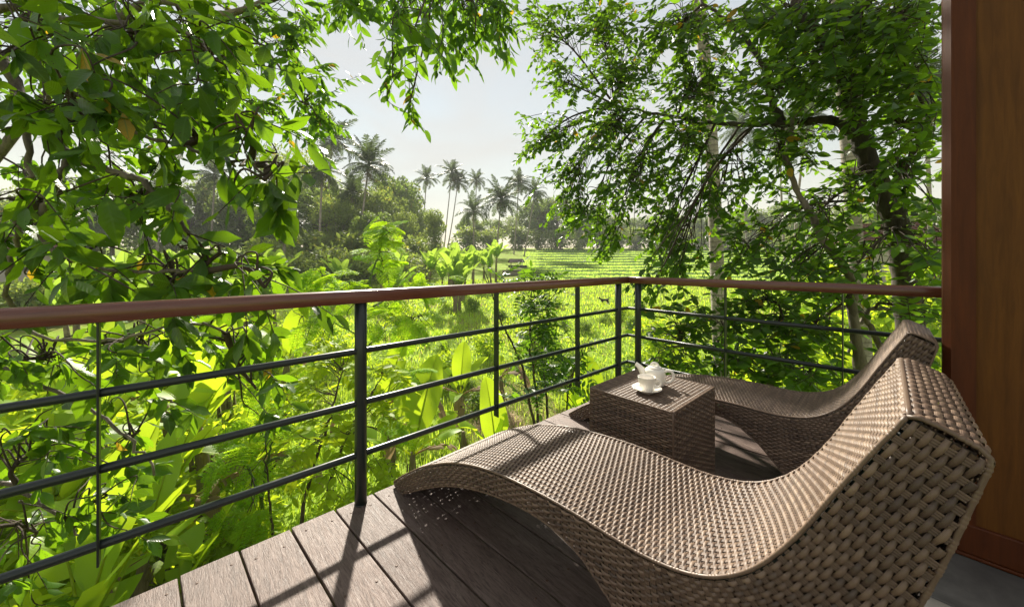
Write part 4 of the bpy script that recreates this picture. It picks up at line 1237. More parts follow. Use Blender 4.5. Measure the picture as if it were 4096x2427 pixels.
sapling('leafy_shrub', 'tall many-stemmed shrub with pinnate leaves left of the railing corner', 'shrub',
    [([gpt(2140, 5.6), at(2140, 1750, 5.5), at(2080, 1450, 5.4), at(2010, 1300, 5.4), at(1960, 1150, 5.4)], 0.028, 0.007), ([gpt(2170, 5.5), at(2150, 1650, 5.5), at(2120, 1350, 5.4), at(2130, 1150, 5.4)], 0.025, 0.006),
     ([gpt(2200, 5.6), at(2190, 1650, 5.5), at(2170, 1400, 5.5), at(2200, 1200, 5.5)], 0.025, 0.006), ([gpt(2240, 5.4), at(2260, 1700, 5.4), at(2290, 1500, 5.3), at(2330, 1420, 5.3)], 0.02, 0.006)],
    [(2120, 1120, 90, 50, 5.0, 5.8, 22), (2150, 1220, 110, 60, 5.0, 5.8, 26), (2200, 1330, 100, 60, 5.0, 5.8, 22), (2150, 1430, 120, 70, 5.0, 5.8, 22), (2230, 1500, 90, 60, 5.0, 5.6, 15), (2100, 1560, 90, 50, 5.0, 5.8, 7), (2330, 1400, 70, 70, 5.0, 5.6, 7), (2330, 1560, 60, 60, 4.9, 5.4, 5), (1990, 1080, 50, 20, 5.2, 5.6, 3)],
    PIND, 8, 0.46, MAT['twig'])

# ---------------------------------------------------------------- banana plants
def banana_leaf_mesh(seed, droop, tear, width=0.26, curl=0.0):
    rng = np.random.default_rng(seed)
    mb = MB()
    n = 22
    t = np.linspace(0, 1, n)
    pet = 0.16
    # spine in xz plane: starts upright (x axis = leaf axis), bends over
    ang = -droop * t ** 1.6
    dx = np.cos(ang); dz = np.sin(ang)
    X = np.concatenate([[0], np.cumsum((dx[1:] + dx[:-1]) / 2 / (n - 1))]); Z = np.concatenate([[0], np.cumsum((dz[1:] + dz[:-1]) / 2 / (n - 1))])
    sp = np.stack([X, np.zeros(n), Z], 1)
    nrm = np.stack([-dz, np.zeros(n), dx], 1)
    mb.tube(sp, np.interp(t, [0, pet, 1], [0.016, 0.012, 0.002]), 5, cap=False, a=0.9)
    w = np.where(t < pet, 0.0, np.sin(math.pi * np.clip((t - pet) / (1 - pet), 0, 1) ** 0.8) ** 0.55) * width * 0.5
    w[-1] = 0.0
    for sg in (-1, 1):
        V, uv = [], []
        k = 4
        wave = rng.uniform(0, 6)
        cuts = set(rng.choice(np.arange(6, n - 2), tear, replace=False).tolist()) if tear else set()
        drop = 0.0
        rows = []
        cur = []
        for i in range(n):
            if w[i] <= 0 and i < 3: continue
            if i in cuts and len(cur) > 1:
                rows.append(cur); cur = []; drop = rng.uniform(-0.35, 0.2)
                # start a new strip a little further on
                off = 0.012
            else: off = 0.0
            row = []
            for j in range(k):
                s_ = j / (k - 1)
                lift = 0.30 + 0.12 * math.sin(t[i] * 9 + wave) + drop * s_
                p = sp[i] + np.array([off + 0.03 * s_, 0, 0]) * (1 if i else 0) + np.array([0, sg * w[i] * s_ * math.cos(0.35), 0]) + nrm[i] * (w[i] * s_ * lift - curl * w[i] * s_ * s_ + 0.004 * math.sin(t[i] * 60) * s_)
                row.append((p, (sg * s_, t[i])))
            cur.append(row)
        rows.append(cur)
        for strip in rows:
            if len(strip) < 2: continue
            V = np.array([c[0] for r in strip for c in r]); uv = np.array([c[1] for r in strip for c in r])
            idx = np.arange(len(V)).reshape(len(strip), k)
            F = np.stack([idx[:-1, :-1], idx[:-1, 1:], idx[1:, 1:], idx[1:, :-1]], -1).reshape(-1, 4)
            if sg < 0: F = F[:, ::-1]
            mb.add(V, F, float(np.clip(rng.normal(0.55, 0.1), 0, 1)), uv)
    return mb
BAN, BANF, BAND = [], [], []
for i, (dr, te) in enumerate([(0.25, 0), (0.5, 1), (0.9, 3), (1.4, 4), (0.35, 2), (2.0, 5)]):
    mb = banana_leaf_mesh(100 + i, dr, te, 0.40 + 0.04 * (i % 2))
    me = mb.mesh('leaf'); me.materials.append(MAT['banana']); BAN.append(me)
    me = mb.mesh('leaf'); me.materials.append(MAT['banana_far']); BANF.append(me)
for i, dr in enumerate([2.2, 2.6]):
    me = banana_leaf_mesh(140 + i, dr, 5, 0.22, 0.6).mesh('leaf'); me.materials.append(MAT['dry_leaf']); BAND.append(me)
def banana(base, h, leaves, seed, label, far=False, dry=0, r=None, group='banana plants around the garden'):
    """leaves: list of (azimuth deg from +X, elevation deg, length, mesh index)"""
    rng = np.random.default_rng(seed)
    base = np.array(base, float)
    root = empty('banana_plant', tuple(base)); tag(root, label, 'banana plant', group)
    r = r or 0.045 + 0.035 * h
    lean = rng.normal(0, 0.05, 2)
    P = np.array([(lean[0] * z * z, lean[1] * z * z, z) for z in np.linspace(-0.1, h, 7)])
    st = MB()
    st.tube(P, r * np.array([1.25, 1.1, 1.0, 0.93, 0.85, 0.7, 0.45]), 10)
    if not far:
        for _ in range(7):      # loose old sheaths around the stem
            z0 = rng.uniform(0.05, 0.75) * h; a0 = rng.uniform(0, 6.28); hh = rng.uniform(0.2, 0.45) * h * 0.6
            pp = []
            for q in np.linspace(0, 1, 5):
                rr = r * (1.12 + 0.25 * q * q); zz = min(h, z0 + hh * q)
                pp.append((math.cos(a0) * rr + lean[0] * zz * zz, math.sin(a0) * rr + lean[1] * zz * zz, zz))
            st.tube(pp, np.linspace(r * 0.5, r * 0.12, 5), 5, squash=0.35)
    st.build('stem', MAT['pseudo'], root)
    top = P[-1]
    M0 = BANF if far else BAN
    def put(mesh, az, el, L):
        d = np.array([math.cos(az) * math.cos(el), math.sin(az) * math.cos(el), math.sin(el)])
        n_ = np.array([-math.cos(az) * math.sin(el), -math.sin(az) * math.sin(el), math.cos(el)]) + rng.normal(0, 0.12, 3)
        dd, s, nn = frames(d[None], n_[None])
        o = bpy.data.objects.new('leaf', mesh)
        M = np.eye(4); M[:3, 0], M[:3, 1], M[:3, 2], M[:3, 3] = dd[0] * L, s[0] * L, nn[0] * L, top - np.array([0, 0, 0.06 * h])
        COL.objects.link(o); o.parent = root; o.matrix_local = Matrix(M.tolist())
    for (az, el, L, k) in leaves: put(M0[k % len(M0)], R(az), R(el), L)
    if isinstance(dry, list):
        for (az, el, L) in dry: put(BAND[int(L * 10) % 2], R(az), R(el), L)
        dry = 0
    for _ in range(dry): put(BAND[rng.integers(2)], rng.uniform(0, 6.28), R(rng.uniform(5, 45)), 1.35)
    return root
def rleaves(rng, n, L0, L1, e0=35, e1=85):
    a0 = rng.uniform(0, 360)
    return [(a0 + i * 137.5 + rng.uniform(-15, 15), rng.uniform(e0, e1), rng.uniform(L0, L1), [0, 1, 4, 0, 1, 2][int(rng.integers(0, 6))]) for i in range(n)]
rb = np.random.default_rng(77)
NEARB = [  # px, D, stem height, leaves, dry, label
    (330, 3.4, 0.85, [(80, 76, 1.9, 0), (10, 66, 1.6, 4), (150, 60, 1.3, 2), (250, 55, 1.2, 3), (330, 50, 1.0, 1)], 1, 'banana plant with one huge bright leaf low at the left edge of the deck'),
    (560, 4.3, 0.9, [(80, 78, 1.4, 0), (200, 55, 1.3, 2), (-20, 50, 1.2, 3), (300, 40, 1.0, 5)], 1, 'banana plant with brown stem behind the thin vertical bar of the railing'),
    (640, 4.9, 1.3, [(70, 75, 1.5, 1), (180, 45, 1.4, 3), (-10, 60, 1.3, 4), (280, 30, 1.2, 2)], 2, 'tall brown-stemmed banana plant left of the deck edge seams'),
    (830, 5.6, 1.9, [(85, 74, 1.9, 0), (50, 62, 1.8, 4), (160, 50, 1.5, 3), (260, 35, 1.3, 2), (330, 55, 1.4, 1)], 1, 'banana plant with upright yellow-green leaves under the top bar at left'),
    (800, 4.5, 0.55, [(40, 70, 0.8, 0), (170, 50, 0.8, 2), (290, 60, 0.7, 1)], 0, 'young banana plant beside the deck plank ends'),
    (720, 4.2, 0.45, [(20, 65, 0.7, 0), (140, 60, 0.6, 1), (260, 50, 0.6, 3)], 0, 'smallest banana sucker with pale leaves near the deck edge'),
    (980, 5.6, 1.2, [(100, 70, 1.3, 4), (0, 45, 1.2, 2), (210, 50, 1.2, 3)], [(-15, 40, 1.6), (-100, 20, 1.3)], 'banana plant hidden among the shrubs left of the main post'),
    (1650, 6.5, 1.0, [(72, 66, 1.75, 0), (112, 60, 1.5, 4), (20, 40, 1.3, 3), (200, 40, 1.2, 2), (300, 55, 0.9, 1)], 2, 'banana plant with big glowing leaf right of the main railing post'),
    (1560, 7.4, 1.6, [(70, 70, 1.3, 1), (170, 40, 1.4, 3), (-20, 45, 1.3, 2)], [(-10, 35, 1.7), (190, 20, 1.5), (-60, 10, 1.4)], 'banana plant with hanging dry leaves behind the glowing one'),
    (1990, 7.2, 0.45, [(112, 70, 1.6, 0), (60, 76, 0.9, 4), (20, 65, 0.7, 1), (190, 60, 0.8, 0)], 0, 'young banana plant with one broad leaf above the lounger foot'),
    (1860, 7.6, 0.9, [(150, 55, 0.6, 2)], 0, 'bare brown banana stump with a single leaf beside the lounger'),
    (2010, 10.5, 1.0, [(90, 60, 0.7, 1)], 2, 'old banana stump with dry leaves beside the straw heap'),
    (2360, 6.0, 1.3, [(80, 66, 1.6, 0), (120, 70, 1.2, 4), (10, 45, 1.2, 3), (210, 45, 1.1, 2), (300, 30, 1.0, 5)], 2, 'banana plant with pale leaf just left of the corner posts'),
    (2420, 5.0, 0.5, [(100, 60, 1.0, 1), (30, 50, 0.9, 0), (170, 45, 0.9, 4), (250, 40, 0.8, 2)], 1, 'low banana plant beneath the railing corner'),
    (2300, 4.8, 0.55, [(95, 64, 0.95, 0), (150, 50, 0.9, 4), (40, 55, 0.85, 1)], 1, 'small bright banana plant behind the far lounger foot'),
    (2700, 7.5, 1.4, [(80, 70, 1.3, 0), (150, 45, 1.4, 3), (20, 50, 1.3, 1), (270, 30, 1.2, 2)], 1, 'banana plant behind the rail right of the corner posts'),
    (150, 4.6, 1.2, [(80, 75, 1.5, 0), (20, 55, 1.4, 4), (140, 60, 1.4, 1), (230, 40, 1.2, 2), (320, 45, 1.2, 3)], 1, 'banana plant behind the leafy branches in the lower left corner'),
    (450, 5.6, 1.8, [(85, 72, 1.6, 0), (30, 60, 1.5, 1), (150, 50, 1.5, 4), (250, 40, 1.3, 2)], 1, 'banana plant seen between the two lower bars at left'),
    (250, 6.4, 2.0, [(90, 70, 1.7, 4), (20, 50, 1.6, 0), (160, 55, 1.6, 1), (280, 35, 1.3, 3)], 0, 'banana plant deep behind the leafy branches at far left'),
    (720, 6.6, 2.1, [(75, 72, 1.7, 0), (130, 62, 1.6, 1), (10, 48, 1.5, 2), (220, 40, 1.4, 4)], 1, 'banana plant rising to the handrail left of the feathery sapling'),
    (920, 7.4, 2.0, [(95, 74, 1.6, 4), (45, 60, 1.5, 0), (170, 52, 1.5, 1), (270, 35, 1.3, 2)], 0, 'banana plant just left of the yellow-green shrub'),
    (1130, 8.4, 2.0, [(85, 70, 1.6, 0), (20, 55, 1.5, 4), (150, 50, 1.5, 2)], 1, 'banana plant behind the low feathery sapling'),
    (1840, 9.4, 1.0, [(90, 66, 1.4, 0), (40, 55, 1.2, 1), (150, 50, 1.2, 4), (270, 30, 1.0, 2)], [(0, 30, 1.6), (180, 35, 1.5), (-80, 15, 1.3)], 'banana plant with grey drooping leaves in the middle clearing'),
    (3030, 7.0, 1.6, [(90, 80, 1.35, 0), (10, 50, 1.2, 3), (180, 40, 1.2, 2), (270, 45, 1.0, 1)], 0, 'banana plant with one erect light leaf behind the right-hand railing'),
]
for i, (px, D, h, lv, dry, lab) in enumerate(NEARB):
    banana(gpt(px, D, -0.05), h, lv, 200 + i, lab, False, dry)
FARB = []
for i in range(46):
    if i < 18: px, D = rb.uniform(520, 1180), rb.uniform(17, 27)
    elif i < 30: px, D = rb.uniform(1780, 2010), rb.uniform(33, 40)
    elif i < 38: px, D = rb.uniform(1700, 1860), rb.uniform(23, 29)
    elif i < 42: px, D = rb.uniform(1250, 1650), rb.uniform(24, 32)
    else: px, D = rb.uniform(60, 520), rb.uniform(12, 20)
    FARB.append((px, D))
NF = sum(1 for q in FARB if q[0] < 1700)
for i, (px, D) in enumerate(sorted(FARB)):
    lab = (ORD[i] + ' banana plant from the left in the grey-green grove above the handrail') if px < 1700 else (ORD[i - NF] + ' banana plant from the left in the tall clump beside the rice field')
    banana(gpt(px, D, -0.05), rb.uniform(1.4, 2.6), rleaves(rb, int(rb.integers(6, 9)), 1.5, 2.3, 55, 88), 300 + i, lab, True, 0, group='far banana plants left of the field' if px < 1700 else 'far banana clump by the rice field')

# ---------------------------------------------------------------- coconut palms
def frond_mesh(seed, droop, n=34, w=0.030, dead=False):
    rng = np.random.default_rng(seed)
    mb = MB()
    m = 14
    t = np.linspace(0, 1, m)
    ang = -droop * t ** 1.3
    dx, dz = np.cos(ang), np.sin(ang)
    X = np.concatenate([[0], np.cumsum((dx[1:] + dx[:-1]) / 2 / (m - 1))]); Z = np.concatenate([[0], np.cumsum((dz[1:] + dz[:-1]) / 2 / (m - 1))])
    sp = np.stack([X, np.zeros(m), Z], 1); nr = np.stack([-dz, np.zeros(m), dx], 1); tg = np.stack([dx, np.zeros(m), dz], 1)
    mb.tube(sp, np.linspace(0.012, 0.003, m), 4, cap=False, a=0.9)
    V, F, A, UV = [], [], [], []
    c = 0
    for i in range(n):
        u = 0.14 + 0.86 * i / (n - 1)
        o = np.array([np.interp(u, t, sp[:, k]) for k in range(3)]); T = np.array([np.interp(u, t, tg[:, k]) for k in range(3)]); Nn = np.array([np.interp(u, t, nr[:, k]) for k in range(3)])
        L = 0.26 * math.sin(math.pi * (0.15 + 0.80 * u)) ** 0.7
        for sg in (-1, 1):
            d1 = T * rng.uniform(0.35, 0.7) + np.array([0, sg, 0]) * 0.9 + Nn * rng.uniform(-0.1, 0.35)
            d1 /= np.linalg.norm(d1)
            d2 = d1 + np.array([0, 0, -rng.uniform(0.5, 1.3)]); d2 /= np.linalg.norm(d2)
            if rng.random() < 0.08: L2 = L * 0.4
            else: L2 = L * rng.uniform(0.85, 1.1)
            p1 = o + d1 * L2 * 0.5; p2 = p1 + d2 * L2 * 0.5
            wv = T * w * 0.5
            V += [o - wv * 0.6, o + wv * 0.6, p1 + wv, p1 - wv, p2]
            UV += [(-1, 0), (1, 0), (1, .5), (-1, .5), (0, 1)]
            r_ = float(np.clip(rng.normal(0.45, 0.2), 0, 0.9)) if not dead else 1.0
            A += [r_] * 5
            F.append((c, c + 1, c + 2, c + 3)); F.append((c + 3, c + 2, c + 4, c + 4))
            c += 5
    F = np.array(F)
    mb.add(np.array(V), F[0::2], np.array(A), np.array(UV))
    mb.f.append(F[1::2][:, :3] + (mb.n - len(V)))
    return mb
FR = []
for i, dr in enumerate([0.35, 0.8, 1.3, 1.8, 2.2]):
    me = frond_mesh(i, dr).mesh('frond'); me.materials.append(MAT['palm']); FR.append(me)
me = frond_mesh(9, 2.6, 16, 0.03, True).mesh('frond'); me.materials.append(MAT['palm']); FRD = me
def palm(base, top, seed, label, flen, nf=22, r=0.17, group='coconut palms', dead=2, bend=0.0, crown=True):
    rng = np.random.default_rng(seed)
    base, top = np.array(base, float), np.array(top, float)
    root = empty('coconut_palm', tuple(base)); tag(root, label, 'palm', group)
    mid = (base + top) / 2 + np.array([bend + rng.normal(0, 0.15), rng.normal(0, 0.2), 0])
    P = smooth_path([base, base * 0.75 + mid * 0.25 + rng.normal(0, .05, 3), mid, top], 26) - base
    tr_ = MB(); tr_.tube(P, np.interp(np.linspace(0, 1, 26), [0, 0.04, 0.12, 1], [r * 1.5, r * 1.2, r, r * 0.62]), 12)
    tr_.build('trunk', MAT['palm_bark'], root)
    if not crown: return root
    tp = P[-1]
    a0 = rng.uniform(0, 6.28)
    def put(mesh, az, el, L):
        d = np.array([math.cos(az) * math.cos(el), math.sin(az) * math.cos(el), math.sin(el)])
        n_ = np.array([-math.cos(az) * math.sin(el), -math.sin(az) * math.sin(el), math.cos(el)]) + rng.normal(0, 0.18, 3)
        dd, s, nn = frames(d[None], n_[None])
        o = bpy.data.objects.new('frond', mesh)
        M = np.eye(4); M[:3, 0], M[:3, 1], M[:3, 2], M[:3, 3] = dd[0] * L, s[0] * L, nn[0] * L, tp
        COL.objects.link(o); o.parent = root; o.matrix_local = Matrix(M.tolist())
    for i in range(nf):
        t = i / (nf - 1)
        el = R(82 - 112 * t + rng.uniform(-9, 9))
        k = 0 if t < 0.2 else (1 if t < 0.45 else (2 if t < 0.75 else 1))
        put(FR[k if rng.random() < 0.8 else 3], a0 + i * 2.39996 + rng.uniform(-.2, .2), el, flen * rng.uniform(0.8, 1.1))
    for _ in range(dead): put(FRD, rng.uniform(0, 6.28), R(rng.uniform(-70, -35)), flen * 0.8)
    nuts = MB()
    for i in range(7):
        a = rng.uniform(0, 6.28); q = np.array([math.cos(a) * r * 1.5, math.sin(a) * r * 1.5, -0.25 - rng.uniform(0, 0.35)])
        nuts.lathe([(0, -0.14), (0.08, -0.1), (0.115, 0), (0.08, 0.1), (0, 0.14)], 7, a=0.5, c=tp + q)
    tag(nuts.build('coconuts', MAT['green_stem'], root), kind='stuff')
    return root
PALMS = [  # crown px, py, D, frond length, trunk foot px offset, label
    (860, 700, 52, 4.2, -20, 'palm behind the big leaves, standing left of the tall pair', 2),
    (1135, 890, 33, 3.1, 20, 'short palm with drooping old fronds in front of the left grove', 4),
    (1330, 560, 62, 4.6, -40, 'tallest palm whose crown touches the hanging leaves at the left', 2),
    (1290, 690, 47, 3.6, -10, 'palm with brown dead fronds just left of the tallest trunk pair', 5),
    (1410, 775, 60, 3.6, 5, 'dark palm between the two tall palms in the left grove', 2),
    (1475, 660, 51, 3.9, -60, 'palm with curved pale trunk at the right of the left grove', 3),
    (1706, 715, 95, 4.0, -20, 'leftmost of the slim palms standing alone against the sky', 2),
    (1808, 690, 96, 4.2, -35, 'tallest of the slim palms standing against the sky', 2),
    (1832, 730, 97, 3.6, -45, 'slim palm whose crown merges with the tallest one in the sky', 2),
    (1906, 722, 99, 3.9, -10, 'rightmost of the slim palms standing alone against the sky', 2),
    (1893, 845, 62, 3.4, 0, 'low palm with upright fronds beside the banana clump', 1),
    (2005, 800, 66, 4.4, -20, 'palm with wide drooping crown right of the low one', 3),
    (2075, 735, 84, 4.4, -20, 'palm behind the wide drooping one, next to the right tree', 2),
    (2140, 770, 78, 3.4, -45, 'palm with thin leaning trunk by the edge of the right tree', 2),
    (640, 800, 45, 3.8, -10, 'palm seen through the gap in the big leaves at the left', 2),
    (330, 900, 38, 3.6, -10, 'palm seen low through the big leaves near the left edge', 2),
    (2960, 520, 62, 4.2, 30, 'palm with thin grey trunk behind the crown of the right tree', 2),
    (3120, 560, 48, 4.0, 20, 'palm right of the thin grey trunk, behind the right tree', 2),
    (3230, 480, 40, 4.0, -60, 'palm with slanting trunk behind the sapling at the right', 2),
    (3420, 300, 30, 4.0, 10, 'palm with pale trunk left of the crooked dark trunk', 2),
    (3700, 380, 26, 3.8, 20, 'palm seen between the dark trunk and the timber wall', 2),
]
for i, (px, py, D, fl, dx, lab, dead) in enumerate(PALMS):
    t = at(px, py, D)
    b = gpt(px + dx, D)
    b[2] -= 0.3
    palm(b, t, 500 + i, lab, fl * (0.95 + 0.1 * (i % 3)), 22 + (i * 5) % 7, 0.17, 'coconut palms behind the garden', dead, 0.0)
palm(gpt(2905, 9.5, -0.3), at(2600, -1350, 9.2), 560, 'thick pale palm trunk rising behind the right-hand railing', 3.6, 16, 0.19, 'coconut palms behind the garden', 1, 0.25)
palm(gpt(3460, 7.6, -0.3), at(3240, -1500, 7.4), 561, 'mottled palm trunk behind the top of the crooked dark trunk', 3.6, 16, 0.16, 'coconut palms behind the garden', 1, 0.1)

# ---------------------------------------------------------------- trees of the far groves
def crown_mesh(seed, n, leaf, shape, blobs=26):
    """leafy crown of unit height (z 0.15..1), radius about 0.45"""
    rng = np.random.default_rng(seed)
    C, Rr = [], []
    for _ in range(blobs):
        z = rng.uniform(0.25, 0.92)
        rad = {'round': 0.40 * math.sin(math.pi * min(1, (z - 0.05) / 0.98)) ** 0.6, 'tall': 0.20 * (1.15 - z) ** 0.4, 'wide': 0.5 * math.sin(math.pi * min(1, z / 1.02)) ** 0.5}[shape] 
        a = rng.uniform(0, 6.28); q = rad * math.sqrt(rng.random()) * 0.9
        C.append((q * math.cos(a), q * math.sin(a), z)); Rr.append(rng.uniform(0.07, 0.15))
    C, Rr = np.array(C), np.array(Rr)
    k = rng.choice(blobs, n, p=Rr**2 / (Rr**2).sum())
    v = rng.normal(size=(n, 3)); v /= np.linalg.norm(v, axis=1)[:, None]
    rr = Rr[k] * (0.55 + 0.55 * rng.random(n) ** 0.5)
    P = C[k] + v * rr[:, None] * np.array([1.15, 1.15, 0.85])
    d = rng.normal(size=(n, 3)) + np.array([0, 0, -0.3]); nn = v + np.array([0, 0, 0.6]) + rng.normal(0, 0.5, (n, 3))
    d, s, nn = frames(d, nn)
    L = leaf * rng.uniform(0.6, 1.3, n)
    q = np.array([(-0.5, 0, 0), (0, -0.28, 0.05), (0.5, 0, -0.05), (0, 0.28, 0.05)])
    V = P[:, None] + L[:, None, None] * (q[None, :, 0, None] * d[:, None] + q[None, :, 1, None] * s[:, None] + q[None, :, 2, None] * nn[:, None])
    F = np.arange(n * 4).reshape(n, 4)
    tone = np.clip(0.5 + 0.25 * np.sin(k * 3.7) + rng.normal(0, 0.15, n), 0, 1)
    mb = MB(); mb.add(V.reshape(-1, 3), F, np.repeat(tone, 4), np.tile([(0, 0), (-1, .5), (0, 1), (1, .5)], (n, 1)))
    tk = MB()
    tk.tube([(0, 0, -0.06), (0.005, 0, 0.2), (-0.01, 0.01, 0.5), (0, 0, 0.85)], [0.030, 0.022, 0.016, 0.004], 8)
    for j in rng.choice(blobs, min(12, blobs), replace=False):
        z0 = rng.uniform(0.15, 0.6)
        tk.tube(smooth_path([(0, 0, z0), tuple(C[j] * 0.5 + np.array([0, 0, z0 * 0.5 + 0.02])), tuple(C[j])], 8), np.linspace(0.010, 0.003, 8), 5, cap=False)
    return mb, tk
CROWNS = []
for sd, n, lf, sh, bl, mt in ((1, 6500, 0.042, 'round', 30, 'far_leaf'), (2, 6500, 0.036, 'round', 40, 'far_leaf2'), (3, 5000, 0.036, 'tall', 26, 'far_leaf2'), (4, 6500, 0.040, 'wide', 34, 'far_leaf')):
    c, t = crown_mesh(sd, n, lf, sh, bl)
    cm = c.mesh('crown'); cm.materials.append(MAT[mt]); tm = t.mesh('trunk'); tm.materials.append(MAT['bark_grey'])
    CROWNS.append((cm, tm))
def far_tree(px, D, h, k, lab, group, rot, sx=1.0):
    b = gpt(px, D, -0.2)
    root = empty('grove_tree', tuple(b), rot); tag(root, lab, 'tree', group)
    root.scale = (h * sx, h * sx, h)
    o = obj('trunk', CROWNS[k][1], None, root)
    o = obj('crown', CROWNS[k][0], None, root)
GROVE = [(30, 44, 9.9, 0), (150, 55, 13.1, 1), (300, 46, 9.9, 0), (450, 58, 14.3, 3), (590, 52, 12.1, 1), (740, 62, 14.3, 0), (880, 66, 15.4, 1), (990, 58, 13.1, 0), (1060, 66, 14.3, 3), (1100, 50, 9.9, 0), (1150, 78, 23.0, 1), (1220, 74, 19.8, 1), (1290, 60, 13.1, 0), (1340, 54, 10.8, 1), (1390, 68, 15.4, 0), (1460, 60, 12.1, 1), (1500, 50, 8.6, 0), (1530, 62, 13.1, 1), (1580, 76, 17.6, 0), (1610, 58, 9.0, 1), (1640, 70, 11.0, 1), (1680, 90, 11.0, 0)]
for i, (px, D, h, k) in enumerate(GROVE):
    far_tree(px, D, h, k, ORD[i] + ' tree from the left in the hazy grove behind the banana plants', 'trees of the left grove', i * 1.7, 0.8 if k == 1 else 0.95)
far_tree(1742, 58, 8.8, 2, 'slim yellowish tree standing left of the tall banana clump', 'trees of the left grove', 0.4, 1.0)
FIELDT = [(1880, 108, 9.6, 0), (1960, 112, 9.6, 3), (2060, 112, 10.8, 1), (2150, 112, 15.6, 0), (2225, 115, 17.4, 0), (2310, 118, 14.4, 0), (2390, 120, 12.6, 1), (2470, 120, 10.8, 3), (2545, 122, 10.8, 0), (2630, 122, 11.4, 1), (2720, 118, 10.8, 3), (2810, 114, 10.8, 0), (2900, 108, 10.8, 1), (3000, 100, 12.0, 0), (3110, 92, 12.0, 3), (3230, 82, 10.8, 0), (3350, 72, 10.8, 1), (3480, 58, 9.6, 0), (3620, 48, 9.6, 3), (3740, 40, 9.6, 1)]
for i, (px, D, h, k) in enumerate(FIELDT):
    far_tree(px, D, h, k, ORD[i] + ' tree from the left in the dark row beyond the rice field', 'trees beyond the rice field', i * 2.3 + 1, 1.05)

# ---------------------------------------------------------------- bushes on the slope below the deck
TBU = [leaf_template(4, 0.5, 0.2, 0.3, dr, 'oval', 0.0, sd) for sd, dr in ((31, 0.1), (32, 0.25))]
def bush_mesh(seed, n, leaf):
    rng = np.random.default_rng(seed)
    bl = 12
    C = np.stack([rng.normal(0, 0.28, bl), rng.normal(0, 0.28, bl), rng.uniform(0.15, 0.75, bl)], 1)
    k = rng.integers(0, bl, n)
    v = rng.normal(size=(n, 3)); v /= np.linalg.norm(v, axis=1)[:, None]
    P = C[k] + v * (0.24 * rng.random(n) ** 0.4)[:, None]
    P[:, 2] = np.abs(P[:, 2])
    d, s, nn = frames(v + rng.normal(0, 0.6, (n, 3)) + np.array([0, 0, -0.2]), np.array([0, 0, 1.0]) + rng.normal(0, 0.5, (n, 3)))
    mb = MB(); leaves_mesh(mb, TBU, P, d, nn, leaf * rng.uniform(0.6, 1.3, n), np.clip(rng.normal(0.55, 0.22, n), 0, 0.9))
    st = MB()
    for j in range(bl): st.tube(smooth_path([(0, 0, -0.1), tuple(C[j] * 0.5), tuple(C[j])], 6), np.linspace(0.012, 0.004, 6), 4, cap=False)
    return mb, st
BM = []
for sd, n, lf in ((1, 1100, 0.12), (2, 1700, 0.085), (3, 800, 0.16)):
    c, t = bush_mesh(sd, n, lf)
    cm = c.mesh('foliage'); cm.materials.append(MAT['bush']); tm = t.mesh('stems'); tm.materials.append(MAT['twig'])
    BM.append((cm, tm))
THICK = [(560, 27, 3.4, 1), (680, 30, 4.0, 0), (790, 28, 3.4, 1), (900, 32, 4.4, 0), (1010, 30, 3.6, 1), (1090, 38, 5.5, 0), (1180, 34, 4.2, 1), (1230, 44, 6.5, 0), (1330, 38, 5.0, 1), (1400, 46, 6.5, 0), (1450, 36, 4.4, 1), (1530, 44, 6.0, 0), (1590, 38, 4.6, 1), (1650, 48, 5.6, 0), (1700, 42, 3.6, 1), (420, 24, 3.4, 0), (260, 22, 3.4, 1), (100, 20, 3.2, 0)]
THICK2 = [(1860, 97, 7.8, 0), (1960, 101, 7.8, 1), (2080, 105, 7.8, 0), (2160, 106, 6.8, 1), (2240, 107, 7.1, 0), (2320, 107, 7.1, 1), (2400, 108, 7.8, 0), (2470, 108, 7.1, 1), (2545, 109, 7.8, 0), (2620, 109, 7.4, 1), (2700, 109, 7.8, 0), (2790, 108, 7.8, 1), (2880, 103, 7.1, 0), (2980, 97, 7.8, 1), (3090, 89, 7.4, 0), (3200, 79, 7.1, 1)]
MAT['thicket'] = MAT['far_leaf2']
BMF = []
for (c_, t_) in BM:
    c2 = c_.copy(); c2.materials.clear(); c2.materials.append(MAT['far_leaf2']); BMF.append((c2, t_))
rw = np.random.default_rng(91)
CLUMP = [(float(rw.uniform(1560, 2760)), float(rw.uniform(9.5, 26)), float(rw.uniform(0.45, 1.05)), int(rw.integers(0, 2))) for _ in range(24)]
BMD = []
for (c_, t_) in BM:
    c2 = c_.copy(); c2.materials.clear(); c2.materials.append(MAT['weedy']); BMD.append((c2, t_))
for i, (px, D, sc, k) in enumerate(sorted(CLUMP)):
    root = empty('weed_clump', tuple(gpt(px, D, -0.05)), i * 2.7); tag(root, ORD[i] + ' dark weed clump from the left in the grass beyond the railing', 'weed clump', 'weed clumps in the grass')
    root.scale = (sc, sc, sc * 0.9)
    tag(obj('foliage', BMD[k][0], None, root), kind='stuff')
    tag(obj('stems', BMD[k][1], None, root), kind='stuff')
for G, lab_, gr_ in ((sorted(THICK), ' thicket bush from the left at the foot of the hazy grove', 'thicket below the left grove'), (sorted(THICK2), ' hedge bush from the left along the far edge of the field', 'hedge along the far field edge')):
    for i, (px, D, sc, k) in enumerate(G):
        root = empty('thicket_bush', tuple(gpt(px, D, -0.1)), i * 2.1); tag(root, ORD[i] + lab_, 'bush', gr_)
        root.scale = (sc, sc, sc * 0.9)
        tag(obj('foliage', BMF[k][0], None, root), kind='stuff')
        tag(obj('stems', BMF[k][1], None, root), kind='stuff')
